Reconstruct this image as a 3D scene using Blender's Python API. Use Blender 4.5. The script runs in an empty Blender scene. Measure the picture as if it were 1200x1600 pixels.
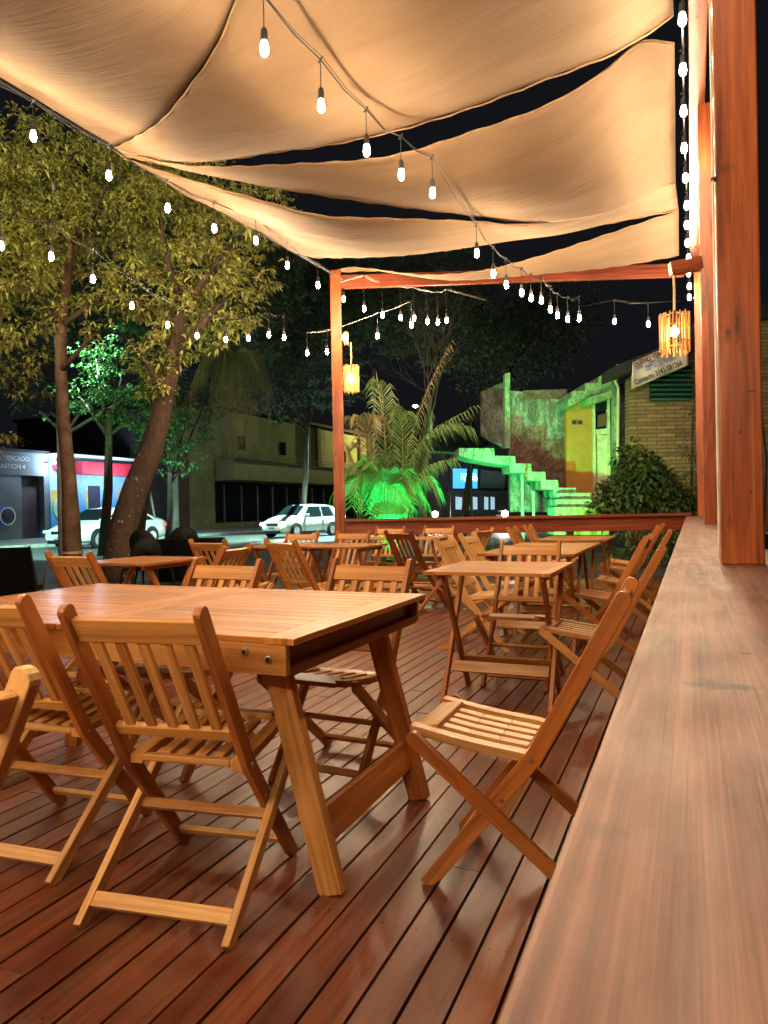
import bpy, bmesh, math, random
from mathutils import Vector, Matrix
random.seed(7)
PI = math.pi
SC = bpy.context.scene
COL = SC.collection

# ------------------------------------------------------------------ camera
H = 1.09                       # camera height above the deck
F = 1109.0                     # focal length in photo pixels (1200 x 1600)
YAW = math.atan(480 / F)       # optical axis turned left of the rail direction (+Y)
ROLL = 0.019
PITCH = 0.0045
ca, sa = math.cos(YAW), math.sin(YAW)
r0 = Vector((ca, sa, 0)); f0 = Vector((-sa, ca, 0)); z0 = Vector((0, 0, 1))
FWD = (f0 * math.cos(PITCH) - z0 * math.sin(PITCH)).normalized()
UP0 = (z0 * math.cos(PITCH) + f0 * math.sin(PITCH)).normalized()
CR = (r0 * math.cos(ROLL) - UP0 * math.sin(ROLL)).normalized()
CU = (UP0 * math.cos(ROLL) + r0 * math.sin(ROLL)).normalized()
CAM = Vector((0, 0, H))
cd = bpy.data.cameras.new('camera'); cam = bpy.data.objects.new('camera', cd); COL.objects.link(cam)
M = Matrix((CR, CU, -FWD)).transposed().to_4x4(); M.translation = CAM
cam.matrix_world = M
cd.sensor_fit = 'VERTICAL'; cd.sensor_height = 36.0; cd.lens = F / 1600 * 36
cd.clip_start = 0.01; cd.clip_end = 2000
cd.dof.use_dof = True; cd.dof.focus_distance = 2.8; cd.dof.aperture_fstop = 22.0
SC.camera = cam

# ------------------------------------------------------------------ world and exposure (night)
w = bpy.data.worlds.new('World'); SC.world = w; w.use_nodes = True
nt = w.node_tree; bg = nt.nodes['Background']
sky = nt.nodes.new('ShaderNodeTexSky'); sky.sky_type = 'NISHITA'; sky.sun_disc = False
sky.sun_elevation = math.radians(-7); sky.sun_rotation = math.radians(200)
ad_ = nt.nodes.new('ShaderNodeMix'); ad_.data_type = 'RGBA'; ad_.blend_type = 'ADD'; ad_.inputs[0].default_value = 1.0
nt.links.new(sky.outputs[0], ad_.inputs[6]); ad_.inputs[7].default_value = (.035, .037, .045, 1)   # night glow of the town
nt.links.new(ad_.outputs[2], bg.inputs[0]); bg.inputs[1].default_value = 0.12
SC.view_settings.view_transform = 'Standard'; SC.view_settings.look = 'None'
SC.view_settings.exposure = 0.6; SC.view_settings.gamma = 1.0
SC.cycles.use_denoising = True
SC.cycles.sample_clamp_indirect = 4.0
SC.cycles.sample_clamp_direct = 0.0
SC.cycles.max_bounces = 6; SC.cycles.diffuse_bounces = 3; SC.cycles.glossy_bounces = 3
SC.cycles.transmission_bounces = 3; SC.cycles.transparent_max_bounces = 6
SC.cycles.caustics_reflective = False; SC.cycles.caustics_refractive = False
SC.cycles.use_light_tree = True

BULB = 640.0      # radiance of a festoon bulb

# ------------------------------------------------------------------ pixel to world
def ray(px, py): return FWD + CR * ((px - 600) / F) + CU * ((800 - py) / F)
def at(px, py, Z): return CAM + ray(px, py) * Z
def atz(px, py, z):
    d = ray(px, py); return CAM + d * ((z - H) / d.z)

# ------------------------------------------------------------------ materials
def nmat(name):
    m = bpy.data.materials.new(name); m.use_nodes = True
    return m, m.node_tree, m.node_tree.nodes['Principled BSDF']
def N(t, typ, **k):
    n = t.nodes.new(typ)
    for a, v in k.items(): setattr(n, a, v)
    return n
def L(t, a, b): t.links.new(a, b)
def ramp(t, fac, stops):
    r = N(t, 'ShaderNodeValToRGB')
    e = r.color_ramp.elements
    while len(e) < len(stops): e.new(0.5)
    for i, (p, c) in enumerate(stops): e[i].position = p; e[i].color = (*c, 1)
    L(t, fac, r.inputs[0]); return r.outputs[0]
def noise(t, vec, scale, detail=4, rough=.55, dist=0):
    n = N(t, 'ShaderNodeTexNoise'); n.inputs['Scale'].default_value = scale
    n.inputs['Detail'].default_value = detail; n.inputs['Roughness'].default_value = rough
    n.inputs['Distortion'].default_value = dist
    if vec is not None: L(t, vec, n.inputs['Vector'])
    return n.outputs['Fac']
def mapping(t, vec, scale):
    m = N(t, 'ShaderNodeMapping'); m.inputs['Scale'].default_value = scale; L(t, vec, m.inputs[0]); return m.outputs[0]
def mixc(t, fac, a, b, mode='MIX'):
    m = N(t, 'ShaderNodeMix', data_type='RGBA', blend_type=mode)
    if hasattr(fac, 'is_linked') or hasattr(fac, 'links'): L(t, fac, m.inputs[0])
    else: m.inputs[0].default_value = fac
    for i, v in ((6, a), (7, b)):
        if isinstance(v, tuple): m.inputs[i].default_value = (*v, 1)
        else: L(t, v, m.inputs[i])
    return m.outputs[2]
def bump(t, bs, h, strength=.3, dist=.002):
    b = N(t, 'ShaderNodeBump'); b.inputs['Strength'].default_value = strength; b.inputs['Distance'].default_value = dist
    L(t, h, b.inputs['Height']); L(t, b.outputs[0], bs.inputs['Normal'])

def wood(name, c_dark, c_mid, c_light, rough=.38, coat=.25, vary=.25, knots=False, wear=0.0, wearc=(.35,.2,.11), grain=1.0, uf=1.6, bd=.0004):
    m, t, bs = nmat(name)
    uv = N(t, 'ShaderNodeUVMap'); uv.uv_map = 'UVMap'
    v = mapping(t, uv.outputs[0], (uf, 38 * grain, 1))
    g = noise(t, v, 1.0, 6, .62, .6)
    v2 = mapping(t, uv.outputs[0], (3.0, 220 * grain, 1)); g2 = noise(t, v2, 1.0, 3, .6)
    lo = noise(t, mapping(t, uv.outputs[0], (.9, 1.7, 1)), 1.0, 2, .5)
    base = ramp(t, g, [(.3, c_dark), (.5, c_mid), (.72, c_light)])
    fine = ramp(t, g2, [(.35, (.62,) * 3), (.6, (1.05,) * 3)])
    c = mixc(t, .55, base, fine, 'MULTIPLY')
    tone = ramp(t, lo, [(.3, (1 - vary, 1 - vary * 1.25, 1 - vary * 1.3)), (.7, (1 + vary * .5, 1 + vary * .5, 1 + vary * .4))])
    c = mixc(t, 1.0, c, tone, 'MULTIPLY')
    oi = N(t, 'ShaderNodeObjectInfo')
    orr = ramp(t, oi.outputs['Random'], [(0, (.66, .58, .50)), (.5, (1, 1, 1)), (1, (1.2, 1.24, 1.28))])
    c = mixc(t, .8, c, orr, 'MULTIPLY')
    if knots:
        kn = N(t, 'ShaderNodeTexVoronoi'); kn.inputs['Scale'].default_value = 1
        L(t, mapping(t, uv.outputs[0], (1.7, 6.0, 1)), kn.inputs[0])
        kf = ramp(t, kn.outputs['Distance'], [(.03, (1, 1, 1)), (.085, (0, 0, 0))])
        c = mixc(t, kf, c, tuple(x * .25 for x in c_dark))
    if wear:
        wn = noise(t, mapping(t, uv.outputs[0], (2.2, 7, 1)), 1.0, 6, .7, .3)
        wf = ramp(t, wn, [(.42, (0, 0, 0)), (.82, (wear,) * 3)])
        c = mixc(t, wf, c, wearc)
    L(t, c, bs.inputs['Base Color'])
    rn = noise(t, mapping(t, uv.outputs[0], (5, 18, 1)), 1.0, 4, .6)
    rr = ramp(t, rn, [(.3, (rough * .86,) * 3), (.7, (rough * 1.18,) * 3)])
    L(t, rr, bs.inputs['Roughness'])
    bs.inputs['Coat Weight'].default_value = coat * .5; bs.inputs['Coat Roughness'].default_value = .2; bs.inputs['Specular IOR Level'].default_value = .32
    bump(t, bs, g2, .4, bd)
    return m

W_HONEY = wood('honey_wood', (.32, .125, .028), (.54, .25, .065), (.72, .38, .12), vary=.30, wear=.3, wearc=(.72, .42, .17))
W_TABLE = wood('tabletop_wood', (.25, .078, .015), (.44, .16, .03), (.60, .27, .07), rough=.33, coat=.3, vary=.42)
W_PALE_LIT = wood('pale_lit_wood', (.48, .22, .06), (.68, .37, .13), (.82, .52, .22), vary=.18)  # pale wood; on near legs and one seat the tone stands for lamplight
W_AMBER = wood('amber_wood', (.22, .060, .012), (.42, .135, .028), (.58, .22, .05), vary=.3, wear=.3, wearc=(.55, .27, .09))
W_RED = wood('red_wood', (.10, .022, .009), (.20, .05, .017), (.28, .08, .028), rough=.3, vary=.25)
W_DECK = wood('deck_wood', (.10, .026, .012), (.21, .058, .026), (.31, .105, .05), rough=.38, coat=.14, vary=.5, knots=True, wear=.5, wearc=(.20, .11, .06), bd=.0012)
W_RAIL = wood('rail_wood', (.065, .026, .020), (.155, .068, .051), (.29, .150, .116), rough=.5, coat=.0, uf=2.2, vary=.14, knots=True, wear=.5, wearc=(.36, .21, .16), grain=1.2, bd=.0012)
W_POST = wood('post_wood', (.13, .026, .007), (.29, .066, .014), (.44, .13, .03), rough=.42, coat=.3, vary=.4, knots=True, grain=.7)
W_BEAM = wood('beam_wood', (.14, .03, .014), (.26, .06, .026), (.36, .10, .045), rough=.45, coat=.15, vary=.3)
W_BAMBOO = wood('bamboo_wood', (.5, .22, .07), (.72, .38, .14), (.85, .52, .24), vary=.2)

def plain(name, col, rough=.6, metal=0, nscale=6, namt=.25, bmp=.2, bd=.004, coat=0, spec=None):
    m, t, bs = nmat(name)
    tc = N(t, 'ShaderNodeTexCoord').outputs['Object']
    n1 = noise(t, tc, nscale, 6, .6); n2 = noise(t, tc, nscale * 9, 3, .6)
    a = tuple(max(0, x * (1 - namt)) for x in col); b = tuple(min(1, x * (1 + namt)) for x in col)
    c = ramp(t, n1, [(.3, a), (.7, b)])
    c = mixc(t, .35, c, ramp(t, n2, [(.35, (.8,) * 3), (.65, (1.15,) * 3)]), 'MULTIPLY')
    L(t, c, bs.inputs['Base Color']); bs.inputs['Roughness'].default_value = rough
    bs.inputs['Metallic'].default_value = metal; bs.inputs['Coat Weight'].default_value = coat
    if bmp: bump(t, bs, n2, bmp, bd)
    return m
def emis(name, col, s):
    m, t, bs = nmat(name)
    bs.inputs['Base Color'].default_value = (*col, 1)
    bs.inputs['Emission Color'].default_value = (*col, 1); bs.inputs['Emission Strength'].default_value = s
    return m

# two dark knots with a shape of their own in the near board of the rail
def rail_marks(m):
    t = m.node_tree; bs = t.nodes['Principled BSDF']; src = bs.inputs['Base Color'].links[0].from_socket
    pos = N(t, 'ShaderNodeNewGeometry').outputs['Position']; nz = N(t, 'ShaderNodeTexNoise'); nz.inputs['Scale'].default_value = 60; nz.inputs['Detail'].default_value = 5; L(t, pos, nz.inputs['Vector'])
    c = src
    for (px, py, sx, sy) in ((1112, 1070, .055, .055), (1158, 1074, .034, .034), (1165, 1021, .018, .014), (1140, 900, .012, .016), (945, 1300, .03, .03)):
        p = atz(px, py, .9); o = N(t, 'ShaderNodeVectorMath', operation='SUBTRACT'); L(t, pos, o.inputs[0]); o.inputs[1].default_value = p
        s = N(t, 'ShaderNodeVectorMath', operation='MULTIPLY'); L(t, o.outputs[0], s.inputs[0]); s.inputs[1].default_value = (1 / sx, 1 / sy, 1 / .03)
        ln = N(t, 'ShaderNodeVectorMath', operation='LENGTH'); L(t, s.outputs[0], ln.inputs[0])
        a = N(t, 'ShaderNodeMath', operation='MULTIPLY_ADD'); L(t, nz.outputs['Fac'], a.inputs[0]); a.inputs[1].default_value = .9; L(t, ln.outputs['Value'], a.inputs[2])
        c = mixc(t, ramp(t, a.outputs[0], [(.95, (.97 if py != 1300 else .3,) * 3), (1.0, (0,) * 3)]) if False else ramp(t, a.outputs[0], [(.62, (.97 if py != 1300 else .3,) * 3), (.98, (0,) * 3)]), c, (.022, .016, .012))
    L(t, c, bs.inputs['Base Color'])
rail_marks(W_RAIL)
def post_mark(m):
    t = m.node_tree; bs = t.nodes['Principled BSDF']; src = bs.inputs['Base Color'].links[0].from_socket
    pos = N(t, 'ShaderNodeNewGeometry').outputs['Position']; c = src
    n_ = noise(t, pos, 30, 5, .7)
    for (x, z, sx, sz, k) in ((.11, 1.60, .022, .07, .75), (.135, 1.63, .02, .13, .7), (.165, 1.12, .009, .009, .95), (.14, 1.30, .014, .016, .9), (.11, 2.1, .06, .05, .45), (.17, 1.42, .04, .006, .9)):
        o = N(t, 'ShaderNodeVectorMath', operation='SUBTRACT'); L(t, pos, o.inputs[0]); o.inputs[1].default_value = (x, 2.385, z)
        s = N(t, 'ShaderNodeVectorMath', operation='MULTIPLY'); L(t, o.outputs[0], s.inputs[0]); s.inputs[1].default_value = (1 / sx, 1 / .2, 1 / sz)
        ln = N(t, 'ShaderNodeVectorMath', operation='LENGTH'); L(t, s.outputs[0], ln.inputs[0])
        a = N(t, 'ShaderNodeMath', operation='MULTIPLY_ADD'); L(t, n_, a.inputs[0]); a.inputs[1].default_value = 1.0; L(t, ln.outputs['Value'], a.inputs[2])
        c = mixc(t, ramp(t, a.outputs[0], [(.6, (k,) * 3), (1.0, (0,) * 3)]), c, (.03, .012, .006))
    L(t, c, bs.inputs['Base Color'])
post_mark(W_POST)
M_BULB = emis('bulb_glow', (1.0, .75, .47), BULB)
M_BULBS = [M_BULB, emis('bulb_glow_warm', (1.0, .70, .40), BULB * .85), emis('bulb_glow_bright', (1.0, .78, .52), BULB * 1.15)]
M_LANT = emis('lantern_glow', (1.0, .50, .16), 260)
M_BLACK = plain('black_rubber', (.012, .012, .012), .55, nscale=20)
M_METAL = plain('zinc_metal', (.45, .42, .38), .35, metal=1, nscale=30)
M_DARKMET = plain('dark_metal', (.03, .03, .032), .45, metal=.6)
M_ROPE = plain('rope', (.5, .36, .2), .9, nscale=60)
M_WHITECORD = plain('white_cord', (.7, .62, .5), .6)

# ------------------------------------------------------------------ mesh builder
class MB:
    def __init__(s): s.v = []; s.f = []; s.uv = []; s.mi = []
    def add(s, vs, fs, uvs=None, mi=0):
        o = len(s.v); s.v += [tuple(p) for p in vs]
        for k, f in enumerate(fs):
            s.f.append(tuple(o + i for i in f)); s.mi.append(mi)
            s.uv.append(uvs[k] if uvs else [(0, 0)] * len(f))
        return s
    def bar(s, p0, p1, w, t, side=None, mi=0, w1=None):
        """box from p0 to p1; w across 'side', t across the third axis; UV u runs along the length in metres"""
        p0 = Vector(p0); p1 = Vector(p1); d = (p1 - p0); ln = d.length; d = d / ln
        if side is None: side = Vector((1, 0, 0)) if abs(d.x) < .9 else Vector((0, 1, 0))
        side = Vector(side); side = (side - d * side.dot(d)).normalized(); th = d.cross(side)
        w1 = w if w1 is None else w1
        vs = []
        for p, ww in ((p0, w), (p1, w1)):
            for a, b in ((-1, -1), (1, -1), (1, 1), (-1, 1)):
                vs.append(p + side * (a * ww / 2) + th * (b * t / 2))
        fs = [(0, 3, 2, 1), (4, 5, 6, 7), (0, 1, 5, 4), (1, 2, 6, 5), (2, 3, 7, 6), (3, 0, 4, 7)]
        if (d.cross(side)).dot(th) < 0: pass
        u = random.random() * 50; v = random.random() * 50
        E = [(u, v), (u + t, v), (u + t, v + w), (u, v + w)]
        def sd(a): return [(u, v + a), (u, v + a + w), (u + ln, v + a + w), (u + ln, v + a)]
        s.add(vs, fs, [E, E, sd(0), sd(.013), sd(.2), sd(.31)], mi); return s
    def box(s, c, size, mi=0, rz=0, grain='x'):
        c = Vector(c); R = Matrix.Rotation(rz, 3, 'Z')
        ax = {'x': 0, 'y': 1, 'z': 2}[grain]
        e = [R @ Vector((1, 0, 0)), R @ Vector((0, 1, 0)), Vector((0, 0, 1))]
        d = e[ax]; o = (ax + 1) % 3; q = (ax + 2) % 3
        return s.bar(c - d * size[ax] / 2, c + d * size[ax] / 2, size[o], size[q], e[o], mi)
    def strip(s, pts, width, x0, x1, round_end=(False, True), mi=0, widths=None):
        """profile in the YZ plane swept along a bent polyline, extruded from x0 to x1"""
        P = [Vector((0, p[0], p[1])) for p in pts]; n = len(P)
        lf, rt = [], []
        L_ = 0; lens = [0]
        for i in range(1, n): L_ += (P[i] - P[i - 1]).length; lens.append(L_)
        for i in range(n):
            a = P[max(i - 1, 0)]; b = P[min(i + 1, n - 1)]; d = (b - a).normalized()
            nn = Vector((0, -d.z, d.y)); wd = (widths[i] if widths else width) / 2
            lf.append(P[i] + nn * wd); rt.append(P[i] - nn * wd)
        ring = [(p, lens[i], 0) for i, p in enumerate(lf)]
        wd = (widths[-1] if widths else width) / 2
        if round_end[1]:
            d = (P[-1] - P[-2]).normalized(); nn = Vector((0, -d.z, d.y))
            for k in range(1, 6):
                an = PI * k / 6
                ring.append((P[-1] + nn * wd * math.cos(an) + d * wd * .8 * math.sin(an), lens[-1], wd))
        ring += [(p, lens[n - 1 - i], width) for i, p in enumerate(reversed(rt))]
        if round_end[0]:
            wd = (widths[0] if widths else width) / 2
            d = (P[0] - P[1]).normalized(); nn = Vector((0, -d.z, d.y))
            for k in range(1, 6):
                an = PI * k / 6
                ring.append((P[0] + nn * wd * math.cos(an) + d * wd * .8 * math.sin(an), 0, wd))
        m = len(ring); u0 = random.random() * 50; v0 = random.random() * 50
        vs = [Vector((x0, p.y, p.z)) for p, _, _ in ring] + [Vector((x1, p.y, p.z)) for p, _, _ in ring]
        uv1 = [(u0 + l, v0 + ww) for _, l, ww in ring]
        fs = [tuple(range(m - 1, -1, -1)), tuple(range(m, 2 * m))]
        uvs = [[uv1[i] for i in range(m - 1, -1, -1)], [(a, b + 1) for a, b in uv1]]
        t = abs(x1 - x0)
        for i in range(m):
            j = (i + 1) % m
            fs.append((i, j, m + j, m + i))
            uvs.append([(uv1[i][0], uv1[i][1]), uv1[j], (uv1[j][0], uv1[j][1] + t), (uv1[i][0], uv1[i][1] + t)])
        s.add(vs, fs, uvs, mi); return s
    def tube(s, pts, rad, n=8, mi=0, cap=True, jitter=0):
        P = [Vector(p) for p in pts]; R = rad if isinstance(rad, (list, tuple)) else [rad] * len(P)
        d = (P[1] - P[0]).normalized(); a = Vector((0, 0, 1)) if abs(d.z) < .9 else Vector((1, 0, 0))
        x = d.cross(a).normalized(); vs = []; uvr = []; l = 0
        u0 = random.random() * 30; v0 = random.random() * 30
        for i, p in enumerate(P):
            if i: l += (p - P[i - 1]).length
            d = (P[min(i + 1, len(P) - 1)] - P[max(i - 1, 0)]).normalized()
            x = (x - d * x.dot(d)).normalized(); y = d.cross(x)
            for k in range(n):
                an = 2 * PI * k / n; r = R[i] * (1 + jitter * (random.random() - .5))
                vs.append(p + x * math.cos(an) * r + y * math.sin(an) * r)
            uvr.append(l)
        fs = []; uvs = []
        for i in range(len(P) - 1):
            for k in range(n):
                k2 = (k + 1) % n
                fs.append((i * n + k, i * n + k2, (i + 1) * n + k2, (i + 1) * n + k))
                c = 2 * PI * R[i] / n
                uvs.append([(u0 + uvr[i], v0 + k * c), (u0 + uvr[i], v0 + (k + 1) * c), (u0 + uvr[i + 1], v0 + (k + 1) * c), (u0 + uvr[i + 1], v0 + k * c)])
        if cap:
            fs.append(tuple(range(n - 1, -1, -1))); uvs.append([(0, 0)] * n)
            o = (len(P) - 1) * n; fs.append(tuple(range(o, o + n))); uvs.append([(0, 0)] * n)
        s.add(vs, fs, uvs, mi); return s
    def prism(s, poly, off, mi=0):
        """closed 3-D polygon extruded by the vector off"""
        m = len(poly); P = [Vector(p) for p in poly]; off = Vector(off)
        e = (P[1] - P[0]).normalized(); nrm = off.normalized(); g = nrm.cross(e)
        u0 = random.random() * 20
        q = [((p - P[0]).dot(e) + u0, (p - P[0]).dot(g)) for p in P]
        vs = P + [p + off for p in P]
        fs = [tuple(range(m - 1, -1, -1)), tuple(range(m, 2 * m))]
        uvs = [[q[i] for i in range(m - 1, -1, -1)], list(q)]
        for i in range(m):
            j = (i + 1) % m; ln = (P[j] - P[i]).length
            fs.append((i, j, m + j, m + i)); uvs.append([(u0, 0), (u0 + ln, 0), (u0 + ln, off.length), (u0, off.length)])
        s.add(vs, fs, uvs, mi); return s
    def lathe(s, prof, c=(0, 0, 0), n=12, mi=0, axis='z'):
        c = Vector(c); vs = []; fs = []
        for r, h in prof:
            for k in range(n):
                a = 2 * PI * k / n; x, y = math.cos(a) * r, math.sin(a) * r
                p = {'z': Vector((x, y, h)), 'y': Vector((x, h, y)), 'x': Vector((h, x, y))}[axis]
                vs.append(c + p)
        for i in range(len(prof) - 1):
            for k in range(n):
                k2 = (k + 1) % n; fs.append((i * n + k, i * n + k2, (i + 1) * n + k2, (i + 1) * n + k))
        fs.append(tuple(range(n - 1, -1, -1))); o = (len(prof) - 1) * n; fs.append(tuple(range(o, o + n)))
        s.add(vs, fs, None, mi); return s
    def build(s, name, mats, parent=None, bevel=0, smooth=False, fix=True):
        me = bpy.data.meshes.new(name); me.from_pydata(s.v, [], s.f)
        uvl = me.uv_layers.new(name='UVMap')
        flat = [c for f in s.uv for uv in f for c in uv]
        uvl.data.foreach_set('uv', flat)
        if not isinstance(mats, (list, tuple)): mats = [mats]
        for m in mats: me.materials.append(m)
        me.polygons.foreach_set('material_index', s.mi)
        if smooth: me.polygons.foreach_set('use_smooth', [True] * len(s.f))
        if fix and len(s.f) < 20000:
            bm = bmesh.new(); bm.from_mesh(me); bmesh.ops.recalc_face_normals(bm, faces=bm.faces); bm.to_mesh(me); bm.free()
        me.update()
        o = bpy.data.objects.new(name, me); COL.objects.link(o)
        if parent: o.parent = parent
        if bevel:
            b = o.modifiers.new('bevel', 'BEVEL'); b.width = bevel; b.segments = 2; b.limit_method = 'ANGLE'; b.angle_limit = math.radians(50)
        return o

def tag(o, label=None, cat=None, group=None, kind=None):
    if label: o['label'] = label
    if cat: o['category'] = cat
    if group: o['group'] = group
    if kind: o['kind'] = kind
    return o
def thing(name, label, cat, loc=(0, 0, 0), rz=0, group=None):
    o = bpy.data.objects.new(name, None); COL.objects.link(o); o.empty_display_size = .1
    o.location = loc; o.rotation_euler = (0, 0, rz); return tag(o, label, cat, group)
def struct(o): o['kind'] = 'structure'; return o
def copy_tree(o, parent=None):
    c = o.copy(); COL.objects.link(c)
    if parent is not None: c.parent = parent
    for ch in list(o.children): copy_tree(ch, c)
    return c
def lamp(name, typ, loc, energy, color, parent=None, target=None, size=.1, spot=None, blend=.6):
    d = bpy.data.lights.new(name, typ); d.energy = energy; d.color = color
    o = bpy.data.objects.new(name, d); COL.objects.link(o)
    if typ in ('POINT', 'SPOT'): d.shadow_soft_size = size
    if typ == 'SPOT': d.spot_size = math.radians(spot); d.spot_blend = blend
    if target is not None:
        o.rotation_euler = (Vector(target) - Vector(loc)).to_track_quat('-Z', 'Y').to_euler()
    o.location = loc
    if parent: 
        o.parent = parent
        o.location = Vector(loc) - parent.location
    return o
def text(body, size, loc, xdir, ydir, mat, parent, name='lettering', align='LEFT', ext=.004, sx=1.0):
    c = bpy.data.curves.new(name, 'FONT'); c.body = body; c.size = size; c.extrude = ext; c.align_x = align
    c.offset = size * .012
    o = bpy.data.objects.new(name, c); COL.objects.link(o)
    x = Vector(xdir).normalized(); y = Vector(ydir); y = (y - x * y.dot(x)).normalized(); z = x.cross(y)
    m = Matrix((x * sx, y, z)).transposed().to_4x4(); m.translation = Vector(loc)
    if parent:
        o.parent = parent; m = Matrix.Translation(-parent.location) @ m
    c.materials.append(mat); me = bpy.data.meshes.new_from_object(o); n_ = o.name; bpy.data.objects.remove(o); bpy.data.curves.remove(c)
    me.name = name; o = bpy.data.objects.new(name, me); COL.objects.link(o)
    if parent: o.parent = parent
    o.matrix_basis = m; return o

# ------------------------------------------------------------------ ground, street, deck
def asphalt():
    m, t, bs = nmat('asphalt')
    tc = N(t, 'ShaderNodeTexCoord').outputs['Object']
    n1 = noise(t, tc, .35, 5, .6); n2 = noise(t, tc, 60, 3, .7); n3 = noise(t, mapping(t, tc, (1, .12, 1)), 1.2, 4)
    c = ramp(t, n1, [(.3, (.06, .062, .062)), (.7, (.10, .10, .098))])
    c = mixc(t, .5, c, ramp(t, n2, [(.3, (.6,) * 3), (.7, (1.3,) * 3)]), 'MULTIPLY')
    c = mixc(t, .4, c, ramp(t, n3, [(.35, (.65,) * 3), (.6, (1.1,) * 3)]), 'MULTIPLY')
    L(t, c, bs.inputs['Base Color']); bs.inputs['Roughness'].default_value = .6
    bump(t, bs, n2, .5, .01); return m
M_ASPH = asphalt()
M_PAVE = plain('pavement_concrete', (.22, .20, .18), .85, nscale=2, namt=.3)
M_KERB = plain('kerb_concrete', (.42, .42, .38), .8, nscale=4)
M_SOIL = plain('soil', (.05, .04, .028), .95, nscale=3, namt=.5)

g = MB(); g.add([(-400, -300, -.14), (300, -300, -.14), (300, 500, -.14), (-400, 500, -.14)], [(0, 1, 2, 3)])
struct(g.build('street', M_ASPH))
def slab(name, poly, z, h, mat):
    g = MB(); g.prism([(x, y, z - h) for x, y in poly], (0, 0, h)); return struct(g.build(name, mat))
slab('ground', [(-8.6, -8), (14, -8), (14, 60), (1, 60), (-4, 34), (-6.2, 14), (-8.6, 9)], -.04, .095, M_SOIL)
slab('pavement', [(-29, -20), (-23, -20), (-23, 120), (-29, 120)], .0, .135, M_PAVE)
kb = MB()
y = -20
while y < 110: kb.box((-22.9, y + .49, -.065), (.16, .96, .14), grain='y'); y += 1.0
struct(kb.build('kerb', M_KERB))

def far_y(x): return 9.3 + (x + 4.73) * .432          # far edge of the deck, oblique to the boards
dk = MB(); x = -5.25; pitch = .097
while x < .16:
    y = -1.5; off = random.random() * 2.2 + .6
    while y < far_y(x) + .06:
        y1 = min(y + off, far_y(x) + .06); off = 2.6 + random.random() * 1.2
        dz = random.uniform(-.0012, .0012)
        if y1 - y > .02:
            dk.bar((x + pitch / 2, y + .0012, -.015 + dz), (x + pitch / 2, y1 - .0012, -.015 + dz), pitch - .0085, .03, (1, 0, 0))
        y = y1
    x += pitch
x = -5.25 + pitch * 17
while x < .1:      # screw heads, two per board on each joist
    for k in range(10):
        yy = k * .6 - .7
        for dx in (.024, .064):
            cx, cy = x + 0 + dx + random.uniform(-.002, .002), yy + random.uniform(-.006, .006)
            dk.add([(cx + .0042 * math.cos(a * PI / 3), cy + .0042 * math.sin(a * PI / 3), .0012) for a in range(6)], [tuple(range(6))], None, 1)
    x += pitch
struct(dk.build('deck_floor', [W_DECK, M_DARKMET]))
jb = MB()
for y in [i * .6 - 1.3 for i in range(21)]:
    jb.box((-2.55, y, -.072), (5.3, .05, .05)) if y < 9.2 else jb.box(((-5.2 + .1) / 2 + (y - 9.2) * 1.1, y, -.072), (5.1 - (y - 9.2) * 2.3, .05, .05))
struct(jb.build('deck_joists', W_RED))
# small bits of litter on the boards
for (px, py, s) in ((690, 948, 1), (672, 950, .6), (726, 951, 1.1), (718, 938, .5), (705, 962, .4)):
    p = atz(px, py, .004); lf = MB(); a = random.random() * 6; n = 9
    ring = [(p.x + math.cos(a + 2 * PI * k / n) * .028 * s * random.uniform(.6, 1.2), p.y + math.sin(a + 2 * PI * k / n) * .04 * s * random.uniform(.6, 1.2), .0005 + .003 * random.random()) for k in range(n)]
    lf.prism(ring, (0, 0, .0012))
    o = lf.build('fallen_petal', plain('petal', (.55, .55, .5), .6))
    tag(o, 'small pale fallen petal on the boards past the big table', 'petal', 'pale fallen petals on the deck')

# ------------------------------------------------------------------ rails
def oriented(name, label, cat): return thing(name, label, cat)
CAPZ = .90
rl = thing('deck_railing', 'wide weathered wooden rail running away along the right side', 'railing', (0, 0, 0))
for (a, b) in ((-1.6, 2.37), (2.374, 11.32)):
    m_ = MB()
    m_.bar((.105, a, CAPZ - .0225), (.105, b, CAPZ - .0225), .35, .045, (1, 0, 0)); m_.build('cap_board', W_RAIL, rl, bevel=.005)
m_ = MB(); m_.bar((.0, -1.6, CAPZ - .125), (.0, 11.2, CAPZ - .125), .16, .03, (0, 0, 1)); m_.build('fascia_board', W_BEAM, rl, bevel=.003)
for y in (-.8, 2.43, 4.6, 6.86, 11.0):
    m_ = MB(); m_.box((.14, y, .425), (.1, .1, .85), grain='z'); m_.build('baluster', W_BEAM, rl, bevel=.004)
FL = Vector((-4.73, 9.3, 0)); FR = Vector((-.03, 11.33, 0)); fd = (FR - FL).normalized(); fn = Vector((-fd.y, fd.x, 0))
fr = thing('deck_railing', 'dark red wooden rail across the far end of the deck', 'railing', (0, 0, 0))
zc = .945
m_ = MB(); m_.bar(FL + fd * .08 + z0 * (zc - .02), FR + z0 * (zc - .02), .20, .04, fn); m_.build('cap_board', W_BEAM, fr, bevel=.004)
m_ = MB(); m_.bar(FL + fd * .08 + fn * -.03 + z0 * (zc - .14), FR + fn * -.03 + z0 * (zc - .14), .2, .03, (0, 0, 1)); m_.build('fascia_board', W_BEAM, fr, bevel=.003)
for k in (.33, .66):
    p = FL.lerp(FR, k) + fn * .05; m_ = MB(); m_.bar(p - z0 * .1, p + z0 * .9, .1, .1, fd); m_.build('baluster', W_BEAM, fr, bevel=.004)

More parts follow.
